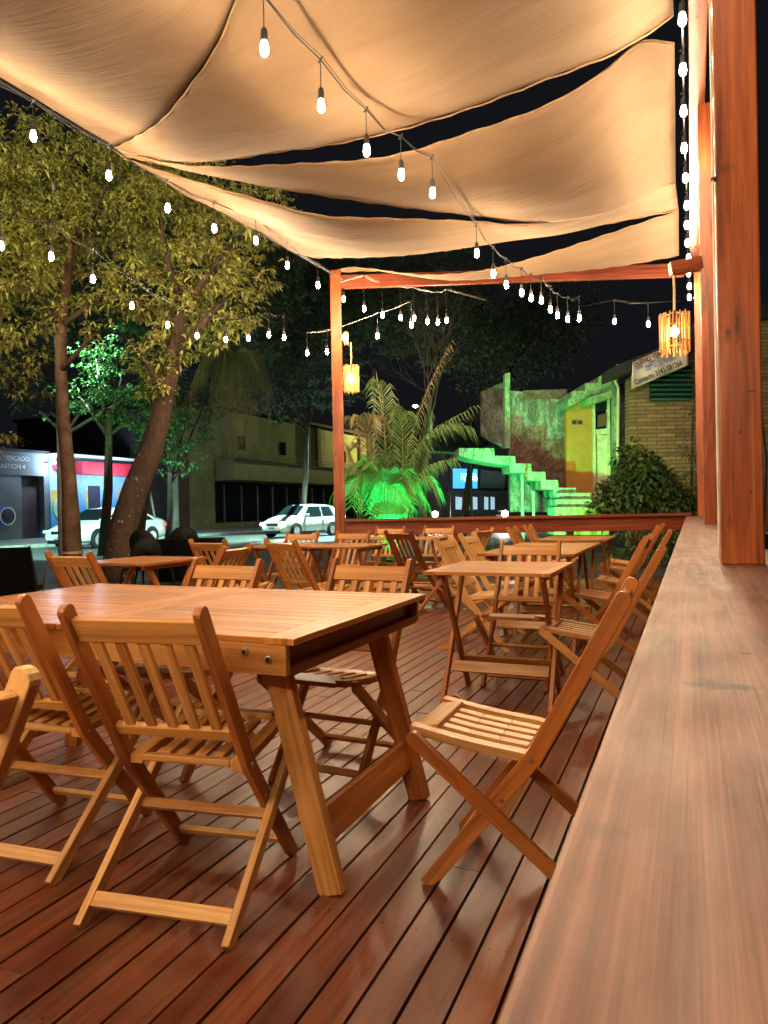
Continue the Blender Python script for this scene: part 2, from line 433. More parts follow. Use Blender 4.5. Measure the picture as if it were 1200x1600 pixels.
# ------------------------------------------------------------------ pergola: posts and beams
def post(label, x0, y0, w_, d_, zb, zt, mat=W_POST, group='wooden pergola posts'):
    t = thing('pergola_post', label, 'post', (x0, y0, zb), 0, group)
    m = MB(); m.bar((w_ / 2, d_ / 2, 0), (w_ / 2, d_ / 2, zt - zb), w_, d_, (1, 0, 0)); m.build('shaft', mat, t, bevel=.006)
    return t
TOPZ = 4.56
t1 = post('nearest thick orange post standing on the right rail', .082, 2.385, .118, .125, CAPZ, TOPZ)
m_ = MB(); c = Vector((-.004, .0, 1.17)); m_.lathe([(.008, -.008), (.008, .006)], c, 8, axis='x'); m_.build('bolt', M_DARKMET, t1)
m_ = MB(); m_.tube([(-.008, -.004, 3.6), (-.007, -.004, 2.0), (-.006, -.003, 0.6), (-.006, -.003, .02)], .0036, 6); m_.build('cord', M_WHITECORD, t1)
post('slimmer post half hidden behind the thick one on the right rail', .105, 6.8, .12, .12, CAPZ, TOPZ)
post('farthest post at the end of the right rail', .085, 10.95, .12, .12, CAPZ, TOPZ)
tl = post('lone tall post at the far left corner carrying a lantern', 0, 0, .01, .01, 0, .02)
for ch in list(tl.children): bpy.data.objects.remove(ch)
tl.location = FL
m_ = MB(); m_.bar((0, 0, -.1), (0, 0, TOPZ + .02), .155, .13, fd); m_.build('shaft', W_POST, tl, bevel=.006)
bm_ = MB(); bm_.bar((.10, -1.6, TOPZ + .08), (.10, 11.6, TOPZ + .08), .13, .16, (1, 0, 0))
tag(bm_.build('roof_beam', W_RED, bevel=.006), 'long wooden beam above the posts of the right rail', 'beam')
bm_ = MB(); bm_.bar(FL + fd * .085 + z0 * 4.42, FR - fd * .02 + z0 * 4.50, .19, .07, (0, 0, 1))
tag(bm_.build('roof_beam', W_BEAM, bevel=.006), 'red wooden beam spanning the far end between two posts', 'beam')
post('left pergola post standing behind the viewer', -5.12, -1.5, .13, .13, -.1, TOPZ)

# ------------------------------------------------------------------ canopy sails
def cloth_mat():
    m, t, bs = nmat('canopy_cloth')
    tc = N(t, 'ShaderNodeTexCoord').outputs['Object']
    n1 = noise(t, mapping(t, tc, (.7, 2.2, 1)), 1.5, 6, .6, .8); n2 = noise(t, mapping(t, tc, (.25, 4, 1)), 2.6, 4, .6, 1.6)
    n3 = noise(t, tc, 260, 2, .5)
    c = ramp(t, n1, [(.3, (.25, .155, .088)), (.7, (.31, .205, .122))])
    L(t, c, bs.inputs['Base Color']); bs.inputs['Roughness'].default_value = .9
    ad = N(t, 'ShaderNodeMath', operation='MULTIPLY_ADD'); L(t, n2, ad.inputs[0]); ad.inputs[1].default_value = 1.0; L(t, n3, ad.inputs[2]); 
    b1 = N(t, 'ShaderNodeBump'); b1.inputs['Strength'].default_value = .28; b1.inputs['Distance'].default_value = .03; L(t, n2, b1.inputs['Height'])
    b2 = N(t, 'ShaderNodeBump'); b2.inputs['Strength'].default_value = .25; b2.inputs['Distance'].default_value = .002; L(t, n3, b2.inputs['Height']); L(t, b1.outputs[0], b2.inputs['Normal'])
    L(t, b2.outputs[0], bs.inputs['Normal'])
    tr = N(t, 'ShaderNodeBsdfTranslucent'); L(t, c, tr.inputs[0]); mx = N(t, 'ShaderNodeMixShader'); mx.inputs[0].default_value = .22
    out = t.nodes['Material Output']; L(t, bs.outputs[0], mx.inputs[1]); L(t, tr.outputs[0], mx.inputs[2]); L(t, mx.outputs[0], out.inputs[0])
    return m
M_CLOTH = cloth_mat(); M_HEM = plain('hem_cloth', (.34, .21, .11), .95, nscale=20)
def hem(A, B, pix):
    """hem hanging in the vertical plane through the attachment points A and B"""
    A = Vector(A); B = Vector(B); h = Vector((B.x - A.x, B.y - A.y, 0)); nn = Vector((-h.y, h.x, 0)).normalized()
    pts = [(0.0, A.z)]
    for p in pix:
        d = ray(*p); s_ = (A - CAM).dot(nn) / d.dot(nn); q = CAM + d * s_
        u = (q - A).dot(h) / h.length_squared
        if .02 < u < .98: pts.append((u, q.z))
    pts.append((1.0, B.z)); pts.sort()
    def f(u):
        for i in range(len(pts) - 1):
            if u <= pts[i + 1][0] + 1e-9:
                # catmull-rom in z
                x0_, y0_ = pts[i]; x1_, y1_ = pts[i + 1]
                xm, ym = pts[max(i - 1, 0)]; xp, yp = pts[min(i + 2, len(pts) - 1)]
                m0 = (y1_ - ym) / max(x1_ - xm, 1e-6); m1 = (yp - y0_) / max(xp - x0_, 1e-6)
                hh = x1_ - x0_; tt = (u - x0_) / hh
                z = (2*tt**3-3*tt**2+1)*y0_ + (tt**3-2*tt**2+tt)*hh*m0 + (-2*tt**3+3*tt**2)*y1_ + (tt**3-tt**2)*hh*m1
                return Vector((A.x + h.x * u, A.y + h.y * u, z))
        return B.copy()
    return f
def sail(label, top, bot, belly, nu=70, nv=26, dz=0):
    m = MB(); vs = []; rnd = [random.random() * 6 for _ in range(6)]
    for j in range(nv + 1):
        v = j / nv
        for i in range(nu + 1):
            u = i / nu; a = top(u); b = bot(u); p = a.lerp(b, v)
            wd = min((a - b).length, 2.4) / 2.4
            k = 4 * u * (1 - u)
            p.z += -belly * wd * 4 * v * (1 - v) * k ** .5 + dz
            fold = math.sin(v * 9 + rnd[0] + u * 2.5) * .5 + math.sin(v * 21 + rnd[1] - u * 5) * .28 + math.sin(v * 37 + u * 9 + rnd[2]) * .12
            p.z += fold * .035 * wd * (.35 + .65 * (1 - k) ** 1.2)
            e = min(v, 1 - v) * 12
            vs.append(p)
    fs = [(j * (nu + 1) + i, j * (nu + 1) + i + 1, (j + 1) * (nu + 1) + i + 1, (j + 1) * (nu + 1) + i) for j in range(nv) for i in range(nu)]
    m.add(vs, fs); o = m.build('shade_sail', M_CLOTH, smooth=True, fix=False)
    s_ = o.modifiers.new('solid', 'SOLIDIFY'); s_.thickness = .004
    for fn_ in (top, bot):
        h_ = MB(); h_.tube([fn_(i / 60) + z0 * (dz - .004 + .006 * math.sin(i * 1.7)) for i in range(61)], .007, 6, jitter=.2); h_.build('hem', M_HEM, o, smooth=True)
    tag(o, label, 'shade sail', 'beige cloth sails of the canopy'); return o
LA = (-4.9, 5.12, 4.5)
hAB = hem(LA, (-.05, 2.0, 4.5), [(250, 190), (300, 130), (340, 70), (370, 0)])
hB = hem(LA, (-.06, 5.4, 4.5), [(300, 252), (450, 234), (500, 228), (617, 204), (733, 169), (850, 125), (967, 79)])
hC0 = hem(LA, (-.06, 5.75, 4.5), [(290, 258), (500, 254), (617, 242), (733, 207), (850, 166), (937, 117), (1002, 67)])
hC1 = hem((-4.9, 5.2, 4.48), (-.1, 8.2, 4.5), [(400, 287), (500, 304), (617, 321), (733, 335), (838, 347), (943, 332)])
hD0 = hem((-4.9, 5.25, 4.47), (-.1, 8.1, 4.46), [(295, 280), (400, 310), (500, 336), (617, 341), (733, 345), (838, 348)])
hD1 = hem((-4.72, 8.3, 4.5), (-.08, 8.97, 4.5), [(500, 402), (617, 399), (733, 385), (850, 364), (902, 357)])
hE0 = hem((-4.73, 9.28, 4.58), (-.08, 8.97, 4.49), [(547, 417), (675, 429), (792, 414)])
hE1 = hem((-4.73, 9.3, 4.57), (-.1, 10.6, 4.5), [(587, 423), (704, 437), (827, 429), (967, 415)])
def flat_hem(A, B, sag):
    A = Vector(A); B = Vector(B)
    return lambda u: A.lerp(B, u) - z0 * sag * 4 * u * (1 - u)
def hA1(u):
    p = hAB(u); p.z += .05; p.y += .12; return p
sail('first beige sail, covering the upper left corner', flat_hem((-5.0, -1.6, 4.5), (-.05, -1.6, 4.5), .3), hA1, .28)
sail('second beige sail from the upper left, widest across the top', hAB, hB, .22)
sail('third beige sail, hanging between two dark gaps', hC0, hC1, .18)
sail('fourth beige sail, running down along the left edge', hD0, hD1, .14)
sail('last narrow beige sail, just before the far beam', hE0, hE1, .1)
cb = MB(); cb.tube([(-5.0, -1.6, 4.51), (-4.92, 3, 4.49), LA, (-4.8, 7.2, 4.49), FL + z0 * 4.52], .012, 6)
tag(cb.build('canopy_cable', M_DARKMET), 'thin steel cable holding the left hem of the sails', 'cable')
for k in range(9):   # ties on the right beam
    pass

# ------------------------------------------------------------------ folding chairs
_chairs = {}
def chair_proto(key, seat_m, back_m, post_m, leg_m):
    t = thing('folding_chair', 'x', 'chair')
    lp = [(.262, .0), (.225, .038), (-.062, .405), (-.30, .845)]
    for s in (-1, 1):
        m = MB(); x = s * .190
        m.strip(lp, .046, x - .011, x + .011, (False, True), widths=[.032, .044, .047, .044]); p = m.build('back_post', post_m, t, bevel=.0025)
        for (yy, zz) in ((-.055, .395), (.03, .275)):
            b = MB(); b.lathe([(.007, -.002), (.006, .0035)] if s > 0 else [(.006, -.0035), (.007, .002)], (x + s * .011, yy, zz), 8, axis='x'); b.build('bolt', M_METAL, p)
        m = MB(); x = s * .213
        m.strip([(.288, .425), (-.228, .0)], .040, x - .011, x + .011, (False, False)); 
        m = MB(); m.strip([(-.245, .0), (.285, .428)], .040, x - .011, x + .011, (False, True)); m.build('leg', leg_m, t, bevel=.0025)
    # back: top rail, lower rail, five slats, all leaning with the posts
    def bp(z): return Vector((0, -.062 + (z - .405) * (-.238 / .44), z))
    up = (bp(.8) - bp(.5)).normalized(); nrm = Vector((0, -up.z, up.y))
    m = MB()
    for z, w_ in ((.795, .07), (.492, .034)):
        c = bp(z); m.bar(c + Vector((-.1785, 0, 0)), c + Vector((.1785, 0, 0)), w_, .02, up)
    for k in range(5):
        x = (k - 2) * .066; a = bp(.507); b = bp(.763)
        m.bar(a + Vector((x, 0, 0)), b + Vector((x, 0, 0)), .030, .012, (1, 0, 0))
    m.build('backrest', back_m, t, bevel=.0025)
    # seat, sloping to the rear, side rails slightly dished
    m = MB()
    def sp(y): return .452 - (.31 - y) * .14 - .005 * math.sin(max(0, min(1, (.29 - y) / .30)) * PI)
    for s in (-1, 1):
        n_ = 6
        ys = [.305 - i * (.365 / n_) for i in range(n_ + 1)]
        poly = [(s * .176, y, sp(y)) for y in ys] + [(s * .176, y, sp(y) - .026) for y in reversed(ys)]
        m.prism(poly, (-s * .040, 0, 0))
    def cross(y, w_): m.bar((-.1355, y, sp(y) - .011), (.1355, y, sp(y) - .011), w_, .019, (0, 1, -.14))
    cross(.268, .072); cross(-.045, .034)
    for k in range(4):
        x = (k - 1.5) * .056
        pts = [.231, .15, .06, -.0275]
        for a, b in zip(pts, pts[1:]):
            m.bar((x, a, sp(a) - .010), (x, b, sp(b) - .010), .034, .015, (1, 0, 0))
    m.build('seat', seat_m, t, bevel=.002)
    for (y, z, hw, w_) in ((-.196, .052, .202, .040), (.040, .218, .202, .030), (.205, .068, .179, .028)):
        m = MB(); dr = Vector((0, .79, .61)) if hw > .19 else Vector((0, -.62, .79))
        m.bar((-hw, y, z), (hw, y, z), w_, .016, dr); m.build('stretcher', leg_m if z < .1 else back_m, t, bevel=.002)
    return t
def chair(x, y, deg, label, kind='honey', group='wooden folding chairs', tilt=0):
    """deg: 0 faces +Y (away), 90 faces -X (left), 180 faces the viewer, -90 faces +X"""
    if kind not in _chairs:
        k = {'honey': (W_HONEY, W_HONEY, W_AMBER, W_HONEY), 'pale': (W_PALE_LIT, W_HONEY, W_AMBER, W_AMBER),
             'lite': (W_PALE_LIT, W_PALE_LIT, W_PALE_LIT, W_HONEY), 'amber': (W_AMBER, W_AMBER, W_AMBER, W_AMBER), 'red': (W_RED, W_RED, W_RED, W_AMBER),
             'near': (W_HONEY, W_HONEY, W_AMBER, W_PALE_LIT)}[kind]  # seat of the pale kind and near legs carry lamplight in their colour
        _chairs[kind] = t = chair_proto(kind, *k)
    else: t = copy_tree(_chairs[kind])
    t.location = (x, y, .0005); t.rotation_euler = (0, 0, math.radians(deg)); t['label'] = label; t['category'] = 'chair'; t['group'] = group
    return t
# around the big table
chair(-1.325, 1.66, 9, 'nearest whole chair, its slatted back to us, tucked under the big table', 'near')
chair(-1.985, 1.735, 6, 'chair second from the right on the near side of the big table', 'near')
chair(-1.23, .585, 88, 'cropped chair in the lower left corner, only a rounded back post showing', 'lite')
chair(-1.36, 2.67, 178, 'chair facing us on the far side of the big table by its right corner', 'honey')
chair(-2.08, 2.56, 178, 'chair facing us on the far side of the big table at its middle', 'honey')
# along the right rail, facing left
chair(-.468, 2.125, 91, 'chair with slatted seat tinted pale for lamplight, standing alone close to the right rail', 'pale')
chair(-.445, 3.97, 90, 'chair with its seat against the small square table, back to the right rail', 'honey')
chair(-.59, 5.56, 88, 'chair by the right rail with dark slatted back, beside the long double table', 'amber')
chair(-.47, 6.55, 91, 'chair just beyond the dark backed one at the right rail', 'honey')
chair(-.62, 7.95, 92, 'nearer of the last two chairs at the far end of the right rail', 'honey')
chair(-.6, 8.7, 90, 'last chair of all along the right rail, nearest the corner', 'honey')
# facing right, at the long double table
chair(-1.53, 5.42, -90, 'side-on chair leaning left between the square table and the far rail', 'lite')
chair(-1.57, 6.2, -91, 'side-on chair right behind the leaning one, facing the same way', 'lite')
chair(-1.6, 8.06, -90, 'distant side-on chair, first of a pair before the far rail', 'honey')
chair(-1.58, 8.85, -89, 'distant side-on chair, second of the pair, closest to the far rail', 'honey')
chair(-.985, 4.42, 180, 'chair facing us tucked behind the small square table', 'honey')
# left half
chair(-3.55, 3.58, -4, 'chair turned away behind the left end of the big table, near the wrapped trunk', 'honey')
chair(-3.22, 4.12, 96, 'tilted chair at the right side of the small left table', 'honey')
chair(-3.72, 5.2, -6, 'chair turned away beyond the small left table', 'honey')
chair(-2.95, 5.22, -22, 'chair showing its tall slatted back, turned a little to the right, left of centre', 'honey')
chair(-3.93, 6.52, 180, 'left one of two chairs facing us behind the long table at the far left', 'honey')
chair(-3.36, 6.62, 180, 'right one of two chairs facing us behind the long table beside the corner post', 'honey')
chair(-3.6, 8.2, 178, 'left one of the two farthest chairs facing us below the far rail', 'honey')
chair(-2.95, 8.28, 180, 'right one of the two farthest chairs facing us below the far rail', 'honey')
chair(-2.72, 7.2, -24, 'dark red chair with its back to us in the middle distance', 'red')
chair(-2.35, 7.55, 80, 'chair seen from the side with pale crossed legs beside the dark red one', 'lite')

# ------------------------------------------------------------------ tables
def table_top(m, w_, d_, z, board=.066, end=.075, seam=False):
    t_ = .019; g_ = .0035
    halves = [(-w_ / 2, w_ / 2)] if not seam else [(-w_ / 2, -.001), (.001, w_ / 2)]
    for xa, xb in halves:
        for xe in (xa + end / 2, xb - end / 2):
            m.bar((xe, -d_ / 2, z - t_ / 2), (xe, d_ / 2, z - t_ / 2), end - g_ / 2, t_, (1, 0, 0))
        n = round(d_ / board); p = d_ / n
        for i in range(n):
            y = -d_ / 2 + (i + .5) * p
            m.bar((xa + end, y, z - t_ / 2), (xb - end, y, z - t_ / 2), p - g_, t_ - .001, (0, 1, 0))
def small_table(x, y, label, w_=.68, d_=.76, cat='table', group='small folding tables', rz=0, mats=(W_HONEY, W_AMBER), double=False):
    t = thing('folding_table', label, cat, (x, y, 0), rz, group)
    m = MB(); table_top(m, w_, d_, .75, seam=double); m.build('tabletop', W_TABLE, t, bevel=.0015)
    for s in (-1, 1):
        xx = s * (w_ / 2 - .055)
        m = MB(); m.bar((xx, -d_ / 2 + .05, .715), (xx, d_ / 2 - .05, .715), .022, .032, (1, 0, 0)); m.build('apron', mats[1], t, bevel=.002)
        for (ya, yb, xo) in ((-.215, .22, .012), (.215, -.235, -.012)):
            m = MB(); m.bar((xx + s * xo, ya, 0), (xx + s * xo, yb, .72), .022, .042, (1, 0, 0)); m.build('leg', mats[1], t, bevel=.002)
    for (sy, z, hw) in ((-1, .19, w_ / 2 - .057 - .012 * 0), (1, .19, w_ / 2 - .06)):
        yy = sy * (.215 - .435 * z / .72)
        m = MB(); m.bar((-hw + .01, yy, z), (hw - .01, yy, z), .062, .018, (0, -.5 * sy, .86)); m.build('stretcher', mats[0], t, bevel=.002)
    return t
small_table(-.99, 3.96, 'small square table with crossed legs standing in the middle of the deck')
small_table(-3.72, 4.1, 'small table at the left in front of the two tree trunks', .64, .7)
small_table(-1.1, 5.44, 'nearer half of the long double table beside the right rail', .7, .78)
small_table(-1.1, 6.24, 'farther half of the long double table beside the right rail', .7, .78)
small_table(-1.1, 7.62, 'table at the far end near the right corner of the deck', .7, .95)
small_table(-3.68, 6.1, 'left half of the long table before the corner post', .62, .66)
small_table(-3.05, 6.1, 'right half of the long table before the corner post', .62, .66)
small_table(-3.15, 7.72, 'far table in front of the two farthest chairs', 1.1, .62)
# the big table
BT = thing('dining_table', 'large near table with thick splayed legs and a broad slatted top', 'table', (-1.83, 2.135, 0))
m = MB(); table_top(m, 1.72, 1.02, .75, board=.073, end=.10, seam=True); m.build('tabletop', W_TABLE, BT, bevel=.002)
for s in (-1, 1):
    m = MB(); m.bar((-.83, s * .492, .688), (.83, s * .492, .688), .084, .022, (0, 0, 1)); ap = m.build('apron', W_HONEY if s < 0 else W_AMBER, BT, bevel=.002)
    if s < 0:
        for (bx, bz) in ((.70, .705), (.775, .688)):
            for r_, o_ in ((.0115, 0), (.0065, .003)):
                b = MB(); b.lathe([(r_ * .8, -.004 - o_), (r_, -.002 - o_), (r_, .002)], (bx, s * .504, bz), 14, axis='y'); b.build('bolt', M_METAL if r_ > .01 else M_DARKMET, ap)
    m = MB(); m.bar((s * .79, -.48, .69), (s * .79, .48, .69), .075, .02, (0, 0, 1)); m.build('end_board', W_RED, BT, bevel=.002)
    m = MB(); m.bar((s * .815, -.48, .652), (s * .815, .48, .652), .028, .024, (0, 0, 1)); m.build('end_batten', W_AMBER, BT, bevel=.002)
    for sy in (-1, 1):
        yy = -.352 if sy < 0 else .352
        m = MB()
        a = Vector((s * .878, yy, 0)); b = Vector((s * .70, yy, .665))
        m.bar(a, b, .078, .036, (1, 0, 0)); lg = m.build('leg', W_HONEY if (s > 0 and sy < 0) else W_AMBER, BT, bevel=.003)
    m = MB(); m.bar((s * .83, -.333, .165), (s * .83, .333, .165), .10, .028, (-s * .25, 0, .97)); m.build('stretcher', W_AMBER, BT, bevel=.003)

# ------------------------------------------------------------------ black chairs and table outside
CPOS = at(8, 880, 6.25); CPOS.z = -.04
def black_fabric_chair():
    t = thing('canvas_chair', 'black canvas folding chair with open frame standing beyond the deck edge', 'chair', tuple(CPOS), math.radians(34))
    m = MB(); vs = []
    m.prism([(-.27, -.24, .86), (.27, -.24, .86), (.30, -.2, .48), (.27, -.17, .16), (.1, -.19, .19), (-.1, -.17, .17), (-.27, -.19, .15), (-.30, -.2, .48)], (0, .03, 0)); m.build('backrest', M_BLACKC, t)
    m = MB(); m.prism([(-.26, -.17, .46), (.26, -.17, .46), (.26, .26, .46), (-.26, .26, .46)], (0, 0, .03)); m.build('seat', M_BLACKC, t)
    for s in (-1, 1):
        m = MB(); m.tube([(s * .28, -.25, 0), (s * .28, .25, .62)], .016, 8); m.build('leg', M_DARKMET, t)
        m = MB(); m.tube([(s * .26, .25, 0), (s * .26, -.22, .86)], .016, 8); m.build('leg', M_DARKMET, t)
    return t
M_BLACKC = plain('black_canvas', (.003, .003, .003), .95, nscale=8)
M_BLACKC.node_tree.nodes['Principled BSDF'].inputs['Specular IOR Level'].default_value = .05
M_BLACKP = plain('black_plastic', (.006, .006, .006), .7, nscale=8)
M_BLACKP.node_tree.nodes['Principled BSDF'].inputs['Specular IOR Level'].default_value = .15
black_fabric_chair()
def round_chair(loc, deg, label):
    t = thing('plastic_chair', label, 'chair', loc, math.radians(deg), 'black plastic chairs beyond the deck')
    m = MB(); n = 18
    vs = []; R_ = .235
    for j, rr in enumerate((1.0, .66, .33, .02)):
        for k in range(n):
            a = 2 * PI * k / n; vs.append((math.cos(a) * R_ * rr, -.22 - .05 * (1 - rr * rr) - .05 * math.sin(a), .66 + math.sin(a) * R_ * rr))
    fs = [(j * n + k, j * n + (k + 1) % n, (j + 1) * n + (k + 1) % n, (j + 1) * n + k) for j in range(3) for k in range(n)]
    m.add(vs, fs); o = m.build('backrest', M_BLACKP, t, smooth=True, fix=False); s_ = o.modifiers.new('s', 'SOLIDIFY'); s_.thickness = .018
    m = MB(); m.lathe([(.19, .43), (.215, .45), (.20, .465), (.0, .455)], (0, .02, 0), 18); m.build('seat', M_BLACKP, t, smooth=False)
    for sx in (-1, 1):
        for sy in (-1, 1):
            m = MB(); m.tube([(sx * .15, .02 + sy * .15, .44), (sx * .2, .02 + sy * .21, 0)], [.018, .013], 8); m.build('leg', M_BLACKP, t)
    m = MB(); m.tube([(-.08, -.18, .44), (-.1, -.22, .56)], .014, 6); m.tube([(.08, -.18, .44), (.1, -.22, .56)], .014, 6); m.build('back_support', M_BLACKP, t)
    return t
pp = at(239, 850, 10.2); round_chair((pp.x, pp.y, -.02), 5, 'black chair with a round back beside the dark sloping trunk')
pp = at(287, 846, 11.6); round_chair((pp.x, pp.y, -.02), 40, 'black chair mostly hidden behind the black cloth table')
pp = at(216, 858, 10.0); round_chair((pp.x, pp.y, -.14), 70, 'black chair turned sideways right against the dark trunk')
pp = at(297, 850, 10.9)
t = thing('covered_table', 'low table under a long black cloth in front of the street', 'table', (pp.x, pp.y, -.04), math.radians(23))
m = MB()
n = 28; ring = []
for (sx, sy) in ((-.5, -.32), (.5, -.32), (.5, .32), (-.5, .32)): pass
def rect(u):
    u = u % 1 * 4; k = int(u); f_ = u - k; c = [(-.46, -.32), (.46, -.32), (.46, .32), (-.46, .32), (-.46, -.32)]
    return c[k][0] + (c[k + 1][0] - c[k][0]) * f_, c[k][1] + (c[k + 1][1] - c[k][1]) * f_
n = 64; vs = []
for j, (z, e) in enumerate(((.73, 0), (.715, .015), (.4, .03), (.1, .05))):
    for k in range(n):
        a, b = rect(k / n); q = 1 + e + e * .5 * math.sin(k * 1.9); vs.append((a * q, b * q, z))
m.add(vs, [(j * n + k, j * n + (k + 1) % n, (j + 1) * n + (k + 1) % n, (j + 1) * n + k) for j in range(3) for k in range(n)] + [tuple(range(n))])
m.build('tablecloth', M_BLACKC, t)

# ------------------------------------------------------------------ festoon lights
class Str: pass
def festoon(label, bulbs, drop=.27, ext=(), sag=.05, anchors=(None, None), cord=M_DARKMET, rad=.0045, br=.023):
    """bulbs: world positions of the bulb centres; cord runs above them"""
    allp = list(bulbs)
    t = thing('festoon_light', label, 'string lights', tuple(allp[0] + z0 * drop), 0, 'strings of bare bulbs under the canopy')
    base = t.location
    cord_pts = []
    if anchors[0] is not None: cord_pts.append(Vector(anchors[0]) - base)
    for i, b in enumerate(allp):
        p = b + z0 * drop - base; cord_pts.append(p)
        if i < len(allp) - 1:
            q = allp[i + 1] + z0 * drop - base; cord_pts.append(p.lerp(q, .5) - z0 * sag * random.uniform(.3, 1))
    if anchors[1] is not None: cord_pts.append(Vector(anchors[1]) - base)
    m = MB(); m.tube(cord_pts, rad, 6); m.tube([p + Vector((.008, .004, .008 + .012 * math.sin(i))) for i, p in enumerate(cord_pts)], rad * .6, 5); m.build('cord', cord, t)
    for b in allp:
        sw = Vector((random.uniform(-.012, .012), random.uniform(-.012, .012), 0))
        o = b - base
        m = MB(); m.tube([o + z0 * drop - sw * 0, o + z0 * .09], .0032, 5); m.lathe([(.006, .10), (.016, .088), (.019, .07), (.019, .030), (.016, .024)], o, 10)
        m.tube([o + z0 * (drop - .018) + Vector((-.016, 0, 0)), o + z0 * (drop + .016) + Vector((.016, 0, 0))], .006, 5)
        sk = m.build('socket', M_DARKMET, t)
        m = MB(); m.lathe([(.013, .026), (.018, .014), (br * .9, -.006), (br, -.022), (br * .82, -.042), (br * .35, -.053)], o, 8); m.build('bulb', random.choice(M_BULBS), sk, smooth=True)
    return t
def behind(p0, p1, n):
    d = p1 - p0; d.z = 0; d = d.normalized() * .62
    return [p0 - d * (k + 1) + z0 * (.04 * (k + 1) if False else 0) for k in range(n)][::-1]
s1 = [atz(px, py, 3.58) for px, py in ((413, 72), (502, 162), (573, 232), (627, 270), (676, 299), (745, 394), (771, 426), (791, 443), (815, 456), (830, 464), (846, 468), (860, 482), (871, 491), (887, 497), (905, 496))]
festoon('string of bulbs crossing the middle diagonally under the sails', behind(s1[0], s1[1], 9) + s1)
s2 = [atz(px, py, 4.0) for px, py in ((52, 210), (170, 272), (262, 323), (335, 355), (400, 374), (449, 413), (497, 444), (537, 466))]
festoon('string of bulbs along the left hem of the sails', behind(s2[0], s2[1], 7) + s2, drop=.25)
s2b = [atz(px, py, 3.95) for px, py in ((569, 481), (598, 491), (626, 495), (647, 496), (668, 501), (684, 502), (698, 499))]
festoon('short string of bulbs right of the far left post', s2b, drop=.45, anchors=(FL + z0 * 4.4, at(760, 470, 12.6)), cord=M_WHITECORD, rad=.0035, sag=.02)
s3 = [atz(px, py, 3.6) for px, py in ((2, 382), (80, 399), (145, 434), (206, 476), (262, 506), (308, 523), (353, 529), (388, 527), (420, 522), (444, 526))]
festoon('string of bulbs hanging in front of the tree crown at the left', behind(s3[0], s3[1], 3) + s3, drop=.3)
s3b = [atz(px, py, 3.55) for px, py in ((480, 550), (511, 548), (590, 523), (643, 506))]
festoon('loose string of four bulbs low behind the far left post', s3b, drop=.3, cord=M_WHITECORD, rad=.003, sag=.03)
s4 = [atz(px, py, 4.12) for px, py in ((1066, 27), (1067, 106), (1068, 171), (1069, 229), (1071, 276), (1073, 319), (1073, 350), (1074, 378), (1076, 401), (1076, 425), (1077, 446), (1077, 463))]
festoon('string of bulbs along the beam above the right rail', behind(s4[0], s4[1], 8) + s4, drop=.14)
s5 = [atz(px, py, 3.8) for px, py in ((960, 501), (1013, 505))]
festoon('two bulbs hanging beyond the far beam left of the right lantern', s5, drop=.3, anchors=(at(905, 480, 11.6), at(1062, 470, 11)))

# ------------------------------------------------------------------ bamboo lanterns
def lantern(c, label, top, R_=.115, h=.30, arm_to=None, glow=False):
    """c = centre of the stick shade"""
    c = Vector(c)
    t = thing('bamboo_lantern', label, 'lantern', (c.x, c.y, c.z - h / 2), 0, 'bamboo stick lanterns on the posts')
    n = 26
    m = MB()
    for k in range(n):
        a = 2 * PI * k / n + random.uniform(-.05, .05); dz = random.uniform(-.025, .02); r = R_ * random.uniform(.94, 1.06)
        m.tube([(math.cos(a) * r, math.sin(a) * r, -.01 + dz), (math.cos(a + .04) * r, math.sin(a + .04) * r, h + dz * .6)], random.uniform(.006, .009), 6)
    m.build('stick_shade', W_BAMBOO, t)
    for z in (.08, .22):
        m = MB(); m.tube([(math.cos(2 * PI * k / 20) * R_ * 1.05, math.sin(2 * PI * k / 20) * R_ * 1.05, z) for k in range(21)], .004, 5); m.build('binding', M_ROPE, t)
    m = MB(); m.tube([(0, 0, h * .72), (0, 0, h), (.0, 0, h + .03)], .012, 8); m.build('holder', M_DARKMET, t)
    m = MB(); m.lathe([(.01, .22), (.026, .20), (.034, .165), (.022, .135), (.008, .13)], (0, 0, 0), 10); m.build('bulb', M_LANT, t, smooth=True)
    hh = top - (c.z - h / 2)
    m = MB(); m.tube([(0, 0, h), (.004, .002, h + (hh - h) * .5), (0, 0, hh)], .011, 8); m.tube([(-R_ * .9, 0, h - .02), (0, 0, h + .02), (R_ * .9, 0, h - .02)], .005, 5); m.build('hanging_rope', M_ROPE, t)
    if arm_to is not None:
        a = Vector(arm_to) - t.location; m = MB(); m.bar(a, Vector((0, 0, hh + .03)) + (Vector((0, 0, hh + .03)) - a).normalized() * .03, .11, .09, (0, 0, 1)); m.build('bracket', W_POST, t, bevel=.003)
    return t
pc = at(1054, 520, 6.25); tp = at(1057, 425, 6.25)
lantern(pc, 'larger bamboo lantern hanging from the post on the right rail', tp.z, R_=.118, h=.33, arm_to=(.115, 6.84, tp.z + .06))
pc = at(549, 591, 10.25); tp = at(549, 535, 10.25)
lantern(pc, 'smaller bamboo lantern hanging on the far left corner post', tp.z, R_=.105, h=.36)
pq = at(541, 529, 10.2)
t = thing('wall_lamp', 'small glowing lamp fixed on the corner post above its lantern', 'lamp', pq)
m = MB(); m.box((0, 0, 0), (.05, .05, .19)); m.build('backplate', W_POST, t)
m = MB(); m.lathe([(.02, -.045), (.042, -.02), (.046, .02), (.02, .05)], (.01, -.05, 0), 10); m.build('bulb', M_LANT, t, smooth=True)

